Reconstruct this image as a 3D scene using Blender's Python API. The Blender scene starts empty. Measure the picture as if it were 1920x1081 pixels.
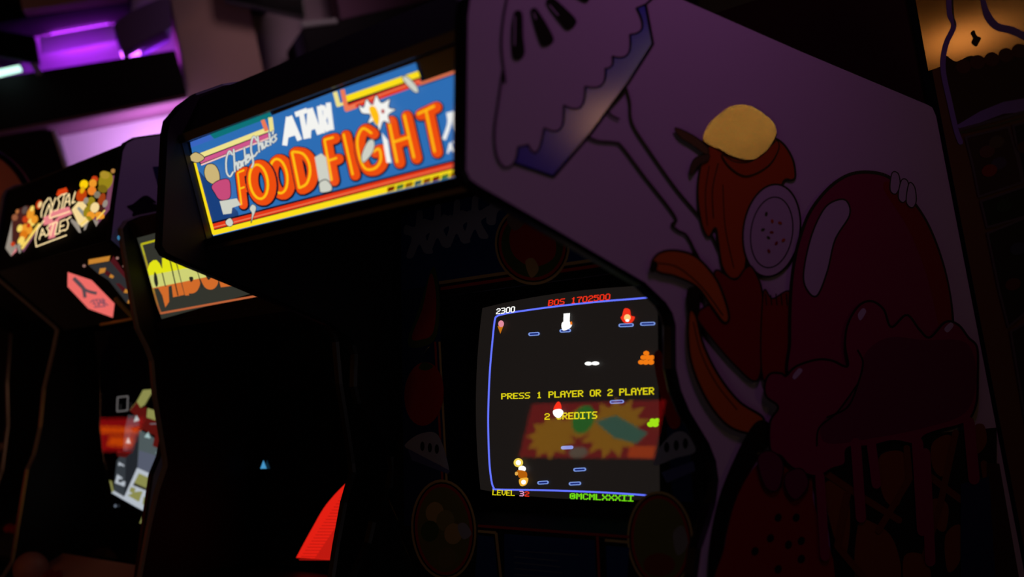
import bpy, bmesh, math, random
from mathutils import Vector, Matrix

S = bpy.context.scene
COL = S.collection
random.seed(4)

# ------------------------------------------------------------------ camera
CAM = Vector((0.8066, -1.0350, 1.5554))
YAW, PITCH, ROLL, FPX = 0.7837, -0.0970, -0.2298, 2118.85
FWD = Vector((-math.sin(YAW) * math.cos(PITCH), math.cos(YAW) * math.cos(PITCH), math.sin(PITCH)))
_r = Vector((math.cos(YAW), math.sin(YAW), 0)); _u = _r.cross(FWD)
RGT = math.cos(ROLL) * _r + math.sin(ROLL) * _u
UPV = -math.sin(ROLL) * _r + math.cos(ROLL) * _u
cd = bpy.data.cameras.new('camera'); cam = bpy.data.objects.new('camera', cd); COL.objects.link(cam)
cam.matrix_world = Matrix(((RGT.x, UPV.x, -FWD.x, CAM.x), (RGT.y, UPV.y, -FWD.y, CAM.y),
                           (RGT.z, UPV.z, -FWD.z, CAM.z), (0, 0, 0, 1)))
cd.sensor_fit = 'HORIZONTAL'; cd.sensor_width = 36.0; cd.lens = FPX / 1920 * 36
cd.clip_start = 0.02; cd.clip_end = 60
cd.dof.use_dof = True; cd.dof.focus_distance = 1.78; cd.dof.aperture_fstop = 2.6
S.camera = cam

# ------------------------------------------------------------------ world, exposure, lights
w = bpy.data.worlds.new('world'); S.world = w; w.use_nodes = True
w.node_tree.nodes['Background'].inputs[0].default_value = (0.30, 0.16, 0.42, 1)
w.node_tree.nodes['Background'].inputs[1].default_value = 0.004
vs = S.view_settings
S.display_settings.display_device = 'sRGB'
vs.view_transform = 'Standard'; vs.look = 'None'; vs.exposure = 0; vs.gamma = 1; vs.use_curve_mapping = False
S.cycles.use_denoising = True
S.cycles.max_bounces = 6
S.cycles.sample_clamp_indirect = 4.0

def area(name, loc, target, sx, sy, color, power):
    l = bpy.data.lights.new(name, 'AREA'); l.shape = 'RECTANGLE'; l.size = sx; l.size_y = sy
    l.color = color; l.energy = power
    o = bpy.data.objects.new(name, l); COL.objects.link(o); o.location = loc
    o.rotation_euler = (Vector(target) - Vector(loc)).to_track_quat('-Z', 'Y').to_euler()
    return o
area('purple_spot', (0.42, 0.22, 2.30), (0.0, 0.22, 1.60), 0.16, 0.16, (0.74, 0.20, 0.80), 0.82)
area('bezel_fill', (0.30, -1.25, 1.55), (-0.35, 0.1, 1.25), 0.3, 0.3, (1.0, 0.80, 0.85), 0.55)  # added fill with no lamp behind it, brightens the bezel artwork
area('aisle_wash', (-1.05, 0.35, 2.5), (-1.33, 0.4, 1.75), 0.3, 0.3, (0.62, 0.32, 0.85), 0.6)
area('warm_wash', (-2.5, -0.6, 1.5), (-3.3, 0.9, 2.1), 0.3, 0.3, (1.0, 0.45, 0.25), 1.2)

# ------------------------------------------------------------------ materials
def lin(c):
    c = c / 255.0
    return c / 12.92 if c <= 0.04045 else ((c + 0.055) / 1.055) ** 2.4
def L3(c): return (lin(c[0]), lin(c[1]), lin(c[2]), 1)
_M = {}
def pm(name, c, rough=0.6, metal=0.0, spec=0.4, bump=0.0, scale=300):
    k = ('p', name)
    if k in _M: return _M[k]
    m = bpy.data.materials.new(name); m.use_nodes = True
    nt = m.node_tree; b = nt.nodes['Principled BSDF']
    b.inputs['Base Color'].default_value = L3(c); b.inputs['Roughness'].default_value = rough
    b.inputs['Metallic'].default_value = metal; b.inputs['Specular IOR Level'].default_value = spec
    if bump:
        n = nt.nodes.new('ShaderNodeTexNoise'); n.inputs['Scale'].default_value = scale
        tc = nt.nodes.new('ShaderNodeTexCoord'); nt.links.new(tc.outputs['Object'], n.inputs['Vector'])
        bp = nt.nodes.new('ShaderNodeBump'); bp.inputs['Strength'].default_value = bump
        bp.inputs['Distance'].default_value = 0.002
        nt.links.new(n.outputs['Fac'], bp.inputs['Height']); nt.links.new(bp.outputs['Normal'], b.inputs['Normal'])
    _M[k] = m; return m
def em(c, s=1.0):                                   # a glowing colour for signs, screens, lamps and a few painted-in lights
    k = ('e', tuple(c), s)
    if k in _M: return _M[k]
    m = bpy.data.materials.new('glow_%d_%d_%d' % tuple(c)); m.use_nodes = True
    b = m.node_tree.nodes['Principled BSDF']
    b.inputs['Base Color'].default_value = (0.02, 0.02, 0.02, 1); b.inputs['Roughness'].default_value = 0.5
    b.inputs['Specular IOR Level'].default_value = 0.1
    b.inputs['Emission Color'].default_value = L3(c); b.inputs['Emission Strength'].default_value = s
    _M[k] = m; return m
def ink(c, rough=0.75, metal=0.0, spec=0.15):        # a printed colour
    return pm('ink_%d_%d_%d_%d_%d' % (c[0], c[1], c[2], rough * 100, metal * 100), c, rough, metal, spec)
def glass_mat():
    if 'glass' in _M: return _M['glass']
    m = bpy.data.materials.new('clear_glass'); m.use_nodes = True; nt = m.node_tree
    nt.nodes.clear()
    out = nt.nodes.new('ShaderNodeOutputMaterial'); mix = nt.nodes.new('ShaderNodeMixShader')
    tr = nt.nodes.new('ShaderNodeBsdfTransparent'); tr.inputs[0].default_value = (0.94, 0.94, 0.94, 1)
    gl = nt.nodes.new('ShaderNodeBsdfGlossy'); gl.inputs['Roughness'].default_value = 0.0
    fr = nt.nodes.new('ShaderNodeFresnel'); fr.inputs[0].default_value = 1.62
    nt.links.new(fr.outputs[0], mix.inputs[0]); nt.links.new(tr.outputs[0], mix.inputs[1])
    nt.links.new(gl.outputs[0], mix.inputs[2]); nt.links.new(mix.outputs[0], out.inputs[0])
    _M['glass'] = m; return m
BLACK = pm('black_laminate', (20, 18, 19), 0.55, 0, 0.25)
MOLD = pm('black_edge_plastic', (13, 12, 13), 0.35, 0, 0.35)
GREYM = pm('grey_edge_plastic', (120, 112, 106), 0.3, 0, 0.5)
FLATBLK = pm('matte_black_card', (9, 8, 9), 0.9, 0, 0.1)
VINYL = pm('white_side_vinyl', (214, 205, 212), 0.92, 0, 0.06, 0.12, 700)
STEEL = pm('bare_steel', (190, 185, 175), 0.35, 1)
PLY = pm('raw_brown_board', (58, 36, 26), 0.85, 0, 0.1, 0.3, 60)

# ------------------------------------------------------------------ geometry helpers
def ray(px, py):
    return (FWD + RGT * ((px - 960) / FPX) - UPV * ((py - 540.5) / FPX))
class Plane:
    """A real flat surface of the place; at() finds the point on it that a traced point of its artwork falls on."""
    def __init__(s, p, n, bulge=0.0, rad=0.3):
        s.p = Vector(p); s.n = Vector(n).normalized(); s.b = bulge; s.rad = rad
    def at(s, px, py, lift=0.0):
        d = ray(px, py); h = lift
        for _ in range(4 if s.b else 1):
            q = s.p + s.n * h
            P = CAM + d * ((q - CAM).dot(s.n) / d.dot(s.n))
            if s.b:
                e = P - s.p; e = e - s.n * e.dot(s.n)
                h = lift + s.b * max(0.0, 1 - e.length_squared / s.rad ** 2)
        return P
    def on(s, x, z, lift=0.0):                       # by room coordinates (planes whose normal has no X part)
        y = s.p.y - s.n.z * (z - s.p.z) / s.n.y
        return Vector((x, y, z)) + s.n * lift

def mesh_obj(name, verts, faces, mats, parent=None, midx=None, smooth=False):
    me = bpy.data.meshes.new(name)
    me.from_pydata([tuple(v) for v in verts], [], faces)
    for m in mats: me.materials.append(m)
    if midx:
        for p, i in zip(me.polygons, midx): p.material_index = i
    if smooth:
        for p in me.polygons: p.use_smooth = True
    me.update()
    o = bpy.data.objects.new(name, me); COL.objects.link(o)
    if parent:
        o.parent = parent
        if parent.type == 'EMPTY': o.matrix_parent_inverse = Matrix.Translation(-parent.location)
    return o
def thing(name, label, cat, loc, group=None):
    o = bpy.data.objects.new(name, None); o.empty_display_size = 0.1; COL.objects.link(o)
    o.location = loc; o['label'] = label; o['category'] = cat
    if group: o['group'] = group
    return o
def tag(o, label, cat, group=None):
    o['label'] = label; o['category'] = cat
    if group: o['group'] = group
    return o
def struct(o): o['kind'] = 'structure'; return o

class MB:
    def __init__(s): s.v = []; s.f = []; s.m = []
    def add(s, vs, fs, mi=0):
        k = len(s.v); s.v += [Vector(v) for v in vs]
        for f in fs: s.f.append([k + i for i in f]); s.m.append(mi)
    def box(s, a, b, mi=0):
        (x0, y0, z0), (x1, y1, z1) = a, b
        x0, x1 = sorted((x0, x1)); y0, y1 = sorted((y0, y1)); z0, z1 = sorted((z0, z1))
        s.add([(x0, y0, z0), (x1, y0, z0), (x1, y1, z0), (x0, y1, z0), (x0, y0, z1), (x1, y0, z1), (x1, y1, z1), (x0, y1, z1)],
              [(0, 3, 2, 1), (4, 5, 6, 7), (0, 1, 5, 4), (1, 2, 6, 5), (2, 3, 7, 6), (3, 0, 4, 7)], mi)
    def slab(s, pts, vec, mi=0):                     # a flat outline given thickness
        n = len(pts); vec = Vector(vec); pts = [Vector(p) for p in pts]
        s.add(pts + [p + vec for p in pts],
              [list(range(n)), list(range(2 * n - 1, n - 1, -1))] + [(i, n + i, n + (i + 1) % n, (i + 1) % n) for i in range(n)], mi)
    def tube(s, pts, r, seg=8, mi=0, cap=True):
        pts = [Vector(p) for p in pts]; rings = []
        for i, p in enumerate(pts):
            t = (pts[min(i + 1, len(pts) - 1)] - pts[max(i - 1, 0)]).normalized()
            a = t.orthogonal().normalized() if i == 0 else (a - t * a.dot(t)).normalized()
            b = t.cross(a); rr = r[i] if isinstance(r, (list, tuple)) else r
            rings.append([p + (a * math.cos(k * 2 * math.pi / seg) + b * math.sin(k * 2 * math.pi / seg)) * rr for k in range(seg)])
        vs = [v for ring in rings for v in ring]; fs = []
        for i in range(len(rings) - 1):
            for k in range(seg):
                fs.append((i * seg + k, i * seg + (k + 1) % seg, (i + 1) * seg + (k + 1) % seg, (i + 1) * seg + k))
        if cap: fs += [list(range(seg))[::-1], list(range(len(vs) - seg, len(vs)))]
        s.add(vs, fs, mi)
    def ball(s, c, r, mi=0, nu=20, nv=12, zmin=-1.0):
        c = Vector(c); vs = []; fs = []
        for j in range(nv + 1):
            th = math.pi * j / nv
            for i in range(nu):
                ph = 2 * math.pi * i / nu
                vs.append(c + Vector((math.sin(th) * math.cos(ph), math.sin(th) * math.sin(ph), math.cos(th))) * r)
        for j in range(nv):
            for i in range(nu):
                fs.append((j * nu + i, (j + 1) * nu + i, (j + 1) * nu + (i + 1) % nu, j * nu + (i + 1) % nu))
        s.add(vs, fs, mi)
    def build(s, name, mats, parent=None, smooth=False, bevel=0.0):
        if not isinstance(mats, (list, tuple)): mats = [mats]
        o = mesh_obj(name, s.v, s.f, mats, parent, s.m, smooth)
        bm = bmesh.new(); bm.from_mesh(o.data); bmesh.ops.recalc_face_normals(bm, faces=bm.faces)
        if bevel: bmesh.ops.bevel(bm, geom=list(bm.edges), offset=bevel, segments=2, affect='EDGES', clamp_overlap=True)
        bm.to_mesh(o.data); bm.free()
        return o

def sm(pts, n=6, closed=True):                        # a smooth outline through traced points
    out = []; N = len(pts)
    for i in range(N if closed else N - 1):
        P = [pts[(i + k) % N] if closed else pts[min(max(i + k, 0), N - 1)] for k in (-1, 0, 1, 2)]
        for j in range(n):
            t = j / n
            out.append(tuple(0.5 * (2 * P[1][a] + (P[2][a] - P[0][a]) * t + (2 * P[0][a] - 5 * P[1][a] + 4 * P[2][a] - P[3][a]) * t * t
                             + (3 * P[1][a] - P[0][a] - 3 * P[2][a] + P[3][a]) * t ** 3) for a in (0, 1)))
    if not closed: out.append(tuple(pts[-1]))
    return out
def ell(cx, cy, rx, ry, rot=0, n=28, a0=0, a1=360):
    c, s = math.cos(math.radians(rot)), math.sin(math.radians(rot)); out = []
    full = abs(a1 - a0) >= 360
    for i in range(n if full else n + 1):
        a = math.radians(a0 + (a1 - a0) * i / n); x, y = rx * math.cos(a), ry * math.sin(a)
        out.append((cx + x * c - y * s, cy + x * s + y * c))
    return out
def clip(poly, inside, cut):
    out = []
    for i in range(len(poly)):
        a, b = poly[i], poly[(i + 1) % len(poly)]
        ia, ib = inside(a), inside(b)
        if ia: out.append(a)
        if ia != ib: out.append(cut(a, b))
    return out

class Art:
    """Flat printed or backlit artwork lying on one surface: one mesh, one material slot per colour."""
    def __init__(s, plane, zoom=(0, 0, 1), step=0.00005):
        s.pl = plane; s.z = zoom; s.step = step; s.k = 1
        s.v = []; s.f = []; s.m = []; s.mats = []
    def P(s, p): return (s.z[0] + p[0] * s.z[2], s.z[1] + p[1] * s.z[2])
    def mi(s, m):
        if m not in s.mats: s.mats.append(m)
        return s.mats.index(m)
    def poly(s, pts, m, layer=None):
        if len(pts) < 3: return
        if layer is None: s.k += 1; layer = s.k
        b = len(s.v)
        for p in pts:
            q = s.P(p); s.v.append(s.pl.at(q[0], q[1], layer * s.step))
        f = list(range(b, len(s.v)))
        a, c, d = s.v[f[0]], s.v[f[len(f) // 3]], s.v[f[2 * len(f) // 3]]
        ar = Vector((0, 0, 0))
        for i in range(len(f)): ar += (s.v[f[i]] - a).cross(s.v[f[(i + 1) % len(f)]] - a)
        if ar.dot(s.pl.n) < 0: f.reverse()
        s.f.append(f); s.m.append(s.mi(m))
    def line(s, pts, wd, m, layer=None, closed=False, caps=True):
        if layer is None: s.k += 1; layer = s.k
        pts = list(pts); N = len(pts)
        if closed: pts = pts + [pts[0]]; N += 1
        ws = wd if isinstance(wd, (list, tuple)) else [wd] * N
        for i in range(N - 1):
            (x0, y0), (x1, y1) = pts[i], pts[i + 1]; d = math.hypot(x1 - x0, y1 - y0)
            if d < 1e-6: continue
            nx, ny = -(y1 - y0) / d, (x1 - x0) / d; a, b = ws[i] / 2, ws[min(i + 1, len(ws) - 1)] / 2
            s.poly([(x0 + nx * a, y0 + ny * a), (x1 + nx * b, y1 + ny * b), (x1 - nx * b, y1 - ny * b), (x0 - nx * a, y0 - ny * a)], m, layer + 0.02 * (i % 3))
        if caps:
            for i, p in enumerate(pts[:-1] if closed else pts):
                s.poly(ell(p[0], p[1], ws[min(i, len(ws) - 1)] / 2, ws[min(i, len(ws) - 1)] / 2, 0, 10), m, layer + 0.1 + 0.02 * (i % 3))
    def blob(s, pts, fill, edge=None, wd=4, n=6):
        q = sm(pts, n); s.poly(q, fill)
        if edge: s.line(q, wd, edge, closed=True, caps=False)
    def text(s, txt, tl, tr, br, bl, m, bold=True):   # pixel lettering fitted to a traced quad
        cols = len(txt) * 6 - 1; s.k += 1
        def q(u, v):
            return tuple((tl[a] * (1 - u) + tr[a] * u) * (1 - v) + (bl[a] * (1 - u) + br[a] * u) * v for a in (0, 1))
        for ci, ch in enumerate(txt):
            for r, row in enumerate(FONT[ch]):
                i = 0
                while i < 5:
                    if row[i] == '1':
                        j = i
                        while j < 5 and row[j] == '1': j += 1
                        u0 = (ci * 6 + i - 0.15) / cols; u1 = (ci * 6 + j + (0.25 if bold else 0)) / cols
                        s.poly([q(u0, (r - 0.06) / 7), q(u1, (r - 0.06) / 7), q(u1, (r + 1.06) / 7), q(u0, (r + 1.06) / 7)], m, s.k)
                        i = j
                    else: i += 1
    def build(s, name, parent=None, label=None):
        o = mesh_obj(name, s.v, s.f, s.mats, parent, s.m)
        if label: o['label'] = label
        return o
FONT = {k: v.split() for k, v in {
 'A': '01110 10001 10001 11111 10001 10001 10001', 'B': '11110 10001 10001 11110 10001 10001 11110',
 'C': '01110 10001 10000 10000 10000 10001 01110', 'D': '11110 10001 10001 10001 10001 10001 11110',
 'E': '11111 10000 10000 11110 10000 10000 11111', 'I': '11111 00100 00100 00100 00100 00100 11111',
 'L': '10000 10000 10000 10000 10000 10000 11111', 'M': '10001 11011 10101 10101 10001 10001 10001',
 'O': '01110 10001 10001 10001 10001 10001 01110', 'P': '11110 10001 10001 11110 10000 10000 10000',
 'R': '11110 10001 10001 11110 10100 10010 10001', 'S': '01111 10000 10000 01110 00001 00001 11110',
 'T': '11111 00100 00100 00100 00100 00100 00100', 'V': '10001 10001 10001 10001 10001 01010 00100',
 'X': '10001 10001 01010 00100 01010 10001 10001', 'Y': '10001 10001 01010 00100 00100 00100 00100',
 '0': '01110 10001 10001 10001 10001 10001 01110', '1': '00100 01100 00100 00100 00100 00100 01110',
 '2': '01110 10001 00001 00110 01000 10000 11111', '3': '11110 00001 00001 01110 00001 00001 11110',
 '5': '11111 10000 11110 00001 00001 10001 01110', '7': '11111 00001 00010 00100 00100 00100 00100',
 '©': '01110 10001 10111 10101 10111 10001 01110', ' ': '00000 00000 00000 00000 00000 00000 00000'}.items()}

# ================================================================== the room
FLOOR = pm('dark_carpet', (26, 20, 24), 0.95, 0, 0.05, 0.5, 90)
mb = MB(); mb.box((-8.0, -4.4, -0.1), (3.1, 9.2, 0.0)); struct(mb.build('floor', FLOOR))
mb = MB(); mb.box((-8.0, -4.4, 3.2), (3.1, 9.2, 3.3)); struct(mb.build('ceiling', pm('black_ceiling', (14, 12, 15), 0.9)))
WALLD = pm('dark_wall_paint', (44, 36, 40), 0.85, 0, 0.2)
mb = MB(); mb.box((3.0, -4.4, 0), (3.1, 9.2, 3.2)); struct(mb.build('wall_right', WALLD))
mb = MB(); mb.box((-8.0, -4.4, 0), (3.0, -4.3, 3.2)); struct(mb.build('wall_front', WALLD))

# the far wall on the left runs askew to the row of machines
NB = Vector((0.882, -0.471, 0)).normalized(); EU = Vector((0.471, 0.882, 0)).normalized()
B0 = CAM + FWD * 5.0; B0.z = 0
LILAC = pm('lilac_grey_wall_paint', (176, 160, 176), 0.8, 0, 0.2)
BEAM = pm('dark_beam_paint', (13, 11, 17), 0.8, 0, 0.2)
BP = Plane(B0, NB)
def ub(u, d, z): return Vector((B0.x, B0.y, 0)) + EU * u + NB * d + Vector((0, 0, z))
def ubox(mb, u0, u1, d0, d1, z0, z1, mi=0):
    a = [ub(u0, d0, z0), ub(u1, d0, z0), ub(u1, d1, z0), ub(u0, d1, z0)]
    mb.slab(a, (0, 0, z1 - z0), mi)
mb = MB(); ubox(mb, -3.9, 5.0, -0.1, 0, 0, 3.2); struct(mb.build('wall_left', LILAC))

def depth_uz(px, py, d):
    P = Plane(B0 + NB * d, NB).at(px, py); return (P - B0).dot(EU), P.z
def tbox(name, quad, d, back, mat, bevel=0.004):      # a board or box whose face, d in front of the wall, was traced
    pl = Plane(B0 + NB * d, NB)
    mb = MB(); mb.slab([pl.at(*p) for p in quad], -NB * back)
    return mb.build(name, mat, bevel=bevel)
struct(tbox('trim_1', [(-60, 154), (328, 93), (351, 176), (-60, 256)], 0.42, 0.42, BEAM))              # long dark beam
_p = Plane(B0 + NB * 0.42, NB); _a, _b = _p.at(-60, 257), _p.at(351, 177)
mb = MB(); mb.slab([_a, _b, _b - NB * 0.42, _a - NB * 0.42], (0, 0, -0.012)); struct(mb.build('trim_12', pm('lit_soffit_plum', (104, 62, 92), 0.8)))                  # board added under the beam so its underside looks lit
struct(tbox('trim_2', [(72, 69), (213, 44), (221, 75), (78, 104)], 0.14, 0.02, LILAC))                 # fascia board
struct(tbox('trim_3', [(212, 44), (246, 20), (318, -12), (322, 50), (231, 99)], 0.42, 0.3, pm('violet_duct_paint', (92, 70, 128), 0.8)))
struct(tbox('trim_4', [(-60, 52), (242, 2), (246, -60), (-60, -20)], 0.36, 0.36, BEAM))
struct(tbox('trim_5', [(42, 18), (240, -10), (235, -60), (32, -30)], 0.50, 0.12, pm('beige_box_paint', (150, 120, 112), 0.8)))
struct(tbox('trim_6', [(-90, 258), (101, 243), (123, 322), (290, 960), (-90, 960)], 0.34, 0.34, BEAM))  # dark block under the beam, extended down to darken the gap
struct(tbox('trim_7', [(97, 243), (104, 241), (130, 322), (123, 324)], 0.36, 0.02, pm('pale_edge_strip', (190, 190, 205), 0.5)))
struct(tbox('trim_8', [(566, 52), (900, -20), (960, 120), (583, 130)], 0.55, 0.5, BEAM))
struct(tbox('trim_9', [(640, 38), (900, -22), (900, -90), (620, -60)], 0.2, 0.15, pm('dim_plum_board', (120, 84, 116), 0.8)))
struct(tbox('trim_10', [(563, 40), (632, 33), (634, 44), (567, 52)], 0.56, 0.03, pm('grey_highlight', (120, 122, 128), 0.5)))  # thin board added in place of a grey highlight
struct(tbox('trim_11', [(1306, 10), (1318, -40), (1470, -80), (1480, 60), (1320, 70)], 0.4, 0.3, pm('grey_hood', (92, 86, 98), 0.7)))
struct(tbox('wall_column', [(312, -40), (452, -70), (520, 260), (376, 290)], 0.30, 0.30, pm('beige_column_paint', (150, 124, 118), 0.85)))

# LED strips that wash the wall
def led(p0, p1, d, back, dz, r, label, s, power, aim, col=(205, 105, 255)):
    """A strip lying on a ledge whose front edge was traced at depth d; it washes the wall behind."""
    pl = Plane(B0 + NB * d, NB); off = -NB * back + Vector((0, 0, dz))
    a, b = pl.at(*p0) + off, pl.at(*p1) + off
    mb = MB(); mb.tube([a, a.lerp(b, 0.5), b], r, 8)
    o = tag(mb.build('led_strip', em(col, s)), label, 'LED strip', 'violet LED strips on the far wall')
    l = bpy.data.lights.new('led_light', 'AREA'); l.shape = 'RECTANGLE'; l.size = (b - a).length; l.size_y = 0.02
    l.color = (lin(col[0]), lin(col[1]), lin(col[2])); l.energy = power
    zd = -(-NB * aim[0] + Vector((0, 0, aim[1])) - EU * (aim[2] if len(aim) > 2 else 0)).normalized(); xd = (b - a).normalized(); xd = (xd - zd * xd.dot(zd)).normalized(); yd = zd.cross(xd)
    q = a.lerp(b, 0.5) - zd * (r + 0.004)
    lo = bpy.data.objects.new('led_light', l); COL.objects.link(lo)
    lo.matrix_world = Matrix(((xd.x, yd.x, zd.x, q.x), (xd.y, yd.y, zd.y, q.y), (xd.z, yd.z, zd.z, q.z), (0, 0, 0, 1)))
led((95, 64), (205, 45), 0.14, 0.07, 0.004, 0.012, 'violet LED strip behind the upper fascia board at top left', 4.0, 1.6, (1, 0.5), (175, 50, 235))
led((230, 107), (266, 101), 0.42, 0.14, 0.034, 0.013, 'short bright violet LED on top of the dark beam, right of the duct', 6.0, 0.8, (1, 0.15, -0.7), (205, 90, 255))
led((84, 132), (222, 111), 0.42, 0.22, 0.012, 0.010, 'violet LED strip on top of the dark beam, left of the duct', 4.0, 0.75, (1, 0.6), (172, 48, 250))
led((272, 101), (327, 93), 0.42, 0.22, 0.010, 0.008, 'dimmer violet LED strip on top of the dark beam, beside the beige column', 3.0, 0.45, (1, 0.5), (190, 70, 245))
led((275, 324), (420, 292), 0.32, 0.0, 0.0, 0.012, 'brightest violet LED strip, low on the far wall behind the third machine', 8.0, 6.0, (0.9, 0.75), (218, 166, 240))
area('column_wash', tuple(ub(-0.4, 1.5, 2.9)), tuple(ub(-0.85, 0.2, 2.2)), 0.4, 0.4, (0.95, 0.60, 0.66), 0.36).data.spread = 0.75

# televisions
def wall_tv(quad, d, label, glint=None):
    pl = Plane(B0 + NB * d, NB); pts = [pl.at(*p) for p in quad]
    c = sum(pts, Vector()) / 4
    t = thing('wall_television', label, 'television', c - NB * 0.04)
    mb = MB(); mb.slab(pts, -NB * 0.06); mb.build('casing', MOLD, t, bevel=0.004)
    a = [c + (p - c) * 0.94 + NB * 0.002 for p in pts]
    mesh_obj('screen', a, [(0, 1, 2, 3)], [pm('dark_tv_glass', (8, 8, 10), 0.12)], t)
    mb = MB(); mb.slab([c + (p - c) * 0.3 - NB * 0.06 for p in pts], -NB * (d - 0.062)); mb.build('bracket', BLACK, t)
    return t
wall_tv([(423, 0), (412, -70), (560, -100), (574, 33)], 0.42, 'black switched-off television at the top of the beige column')
wall_tv([(437 - 520, 92), (437 - 535, 40), (66, 68), (74, 118)], 0.48, 'dark television at far upper left beside the violet alcove')
pl = Plane(B0 + NB * 0.5, NB)
mb = MB(); mb.slab([pl.at(*p) for p in [(-20, 134), (36, 122), (38, 129), (-20, 143)]], -NB * 0.06)
tag(mb.build('glint_bar', em((200, 255, 235), 1.6)), 'short white-green glowing bar added as a glint below the dark television at far left', 'glint')  # a white glint, made as a glowing bar
mb = MB(); mb.slab([pl.at(*p) for p in [(56, 120), (68, 117), (80, 138), (70, 142)]], -NB * 0.06)
tag(mb.build('glint_plate', STEEL), 'small bright metal plate added as a second glint beside the glowing bar', 'bracket')  # the second glint, made as a bare steel plate

# ================================================================== arcade cabinets
TH = 0.019
def side_panel(root, x_in, x_out, prof, mat, mold=None):
    """A profile-cut board between x_in and x_out with plastic edge moulding."""
    mb = MB(); mb.slab([(x_in, y, z) for y, z in prof], (x_out - x_in, 0, 0))
    o = mb.build('side_panel', mat, root)
    # moulding: a bead that runs right round the board
    cy = sum(p[0] for p in prof) / len(prof)
    n = len(prof); a, b = sorted((x_in, x_out)); mb = MB(); bead = 0.0035
    area2 = sum(prof[i][0] * prof[(i + 1) % n][1] - prof[(i + 1) % n][0] * prof[i][1] for i in range(n))
    sg = 1 if area2 > 0 else -1
    out = []
    for i in range(n):
        p, q, r = Vector(prof[i - 1]), Vector(prof[i]), Vector(prof[(i + 1) % n])
        e1 = (q - p).normalized(); e2 = (r - q).normalized()
        nn = (Vector((e1.y, -e1.x)) + Vector((e2.y, -e2.x)))
        nn = nn.normalized() * sg
        out.append(q + nn * bead)
    for i in range(n):
        j = (i + 1) % n
        p, q, P, Q = prof[i], prof[j], out[i], out[j]
        m0, m1 = a + 0.004, b - 0.004
        mb.add([(a - 0.0004, p[0], p[1]), (a - 0.0004, q[0], q[1]), (m0, Q[0], Q[1]), (m0, P[0], P[1]),
                (m1, Q[0], Q[1]), (m1, P[0], P[1]), (b + 0.0004, q[0], q[1]), (b + 0.0004, p[0], p[1])],
               [(0, 1, 2, 3), (3, 2, 4, 5), (5, 4, 6, 7)])
    mb.build('edge_molding', mold or MOLD, o)
    return o
def span(root, name, x0, x1, pts, mat, t=0.012, bevel=0.0):
    """A board across the cabinet following (y, z) points, thickness t inward (left of travel)."""
    mb = MB()
    for (ya, za), (yb, zb) in zip(pts[:-1], pts[1:]):
        d = Vector((yb - ya, zb - za)).normalized(); nrm = Vector((-d.y, d.x)) * t
        mb.slab([(x0, ya, za), (x0, yb, zb), (x0, yb + nrm.x, zb + nrm.y), (x0, ya + nrm.x, za + nrm.y)], (x1 - x0, 0, 0))
    return mb.build(name, mat, root, bevel=bevel)
def controls(root, x0, x1, y0, z0, y1, z1, mat, ball=False):
    cp = span(root, 'control_panel', x0, x1, [(y1, z1), (y0, z0)], mat, t=0.018)
    d = Vector((0, y1 - y0, z1 - z0)); n = Vector((0, -d.z, d.y)).normalized()
    c = Vector(((x0 + x1) / 2, (y0 + y1) / 2, (z0 + z1) / 2)) + n * 0.002
    if ball:
        pass
    else:
        mb = MB(); mb.tube([c, c + n * 0.05], 0.006); mb.tube([c, c + n * 0.006], 0.03, 16); mb.ball(c + n * 0.06, 0.017)
        mb.build('joystick', pm('red_knob', (140, 20, 20), 0.3), cp, smooth=False)
    for sx in (-0.19, -0.15, 0.15, 0.19):
        mb = MB(); q = c + Vector((sx, 0, 0)); mb.tube([q, q + n * 0.012], 0.013, 14); mb.build('button', pm('red_button', (150, 26, 24), 0.3), cp)
    return cp
def coin_front(root, x0, x1, yf, ztop):
    fp = span(root, 'front_panel', x0, x1, [(yf, ztop), (yf, 0.10)], BLACK, t=0.016)
    span(root, 'kick_board', x0, x1, [(yf + 0.03, 0.10), (yf + 0.03, 0.0)], FLATBLK, t=0.016)
    xm = (x0 + x1) / 2
    mb = MB(); mb.box((xm - 0.16, yf - 0.008, 0.30), (xm + 0.16, yf, 0.66)); cdr = mb.build('coin_door', pm('painted_steel', (30, 30, 32), 0.4, 0.6), fp, bevel=0.003)
    for s in (-1, 1):
        mb = MB(); mb.box((xm + s * 0.07 - 0.03, yf - 0.014, 0.5), (xm + s * 0.07 + 0.03, yf - 0.006, 0.6)); mb.build('coin_slot', pm('red_slot', (120, 20, 18), 0.4), fp)

# ------------------------------------------------------------------ nearest machine: blue backlit sign with balloon letters
W = 0.635
FF = thing('arcade_cabinet', 'nearest arcade machine with blue marquee of orange balloon letters and food artwork on its side', 'arcade machine', (-W / 2, 0.35, 0), 'arcade machines in the row')
PR = [(-0.251, 1.571), (-0.199, 1.721), (-0.190, 1.738), (-0.166, 1.755), (-0.138, 1.768), (-0.09, 1.777), (-0.02, 1.779), (0.02, 1.770), (0.178, 1.722),
      (0.447, 1.634), (0.826, 1.514), (0.846, 1.506), (0.854, 1.490), (0.854, 0.0), (-0.10, 0.0), (-0.10, 0.74), (-0.20, 0.86), (-0.205, 0.90), (-0.16, 0.935),
      (-0.062, 1.030), (-0.036, 1.052), (-0.018, 1.079), (0.006, 1.098), (0.028, 1.118), (0.044, 1.142), (0.047, 1.165), (0.041, 1.190), (0.018, 1.236),
      (0.010, 1.265), (0.010, 1.292), (0.019, 1.318), (0.027, 1.340), (0.026, 1.355), (0.018, 1.370), (-0.012, 1.401), (-0.143, 1.490), (-0.238, 1.553), (-0.248, 1.561)]
rp = side_panel(FF, -TH, 0.0, PR, VINYL)
side_panel(FF, -W, -W + TH, PR, BLACK)
xi0, xi1 = -W + TH, -TH
MY = -0.170
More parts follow.
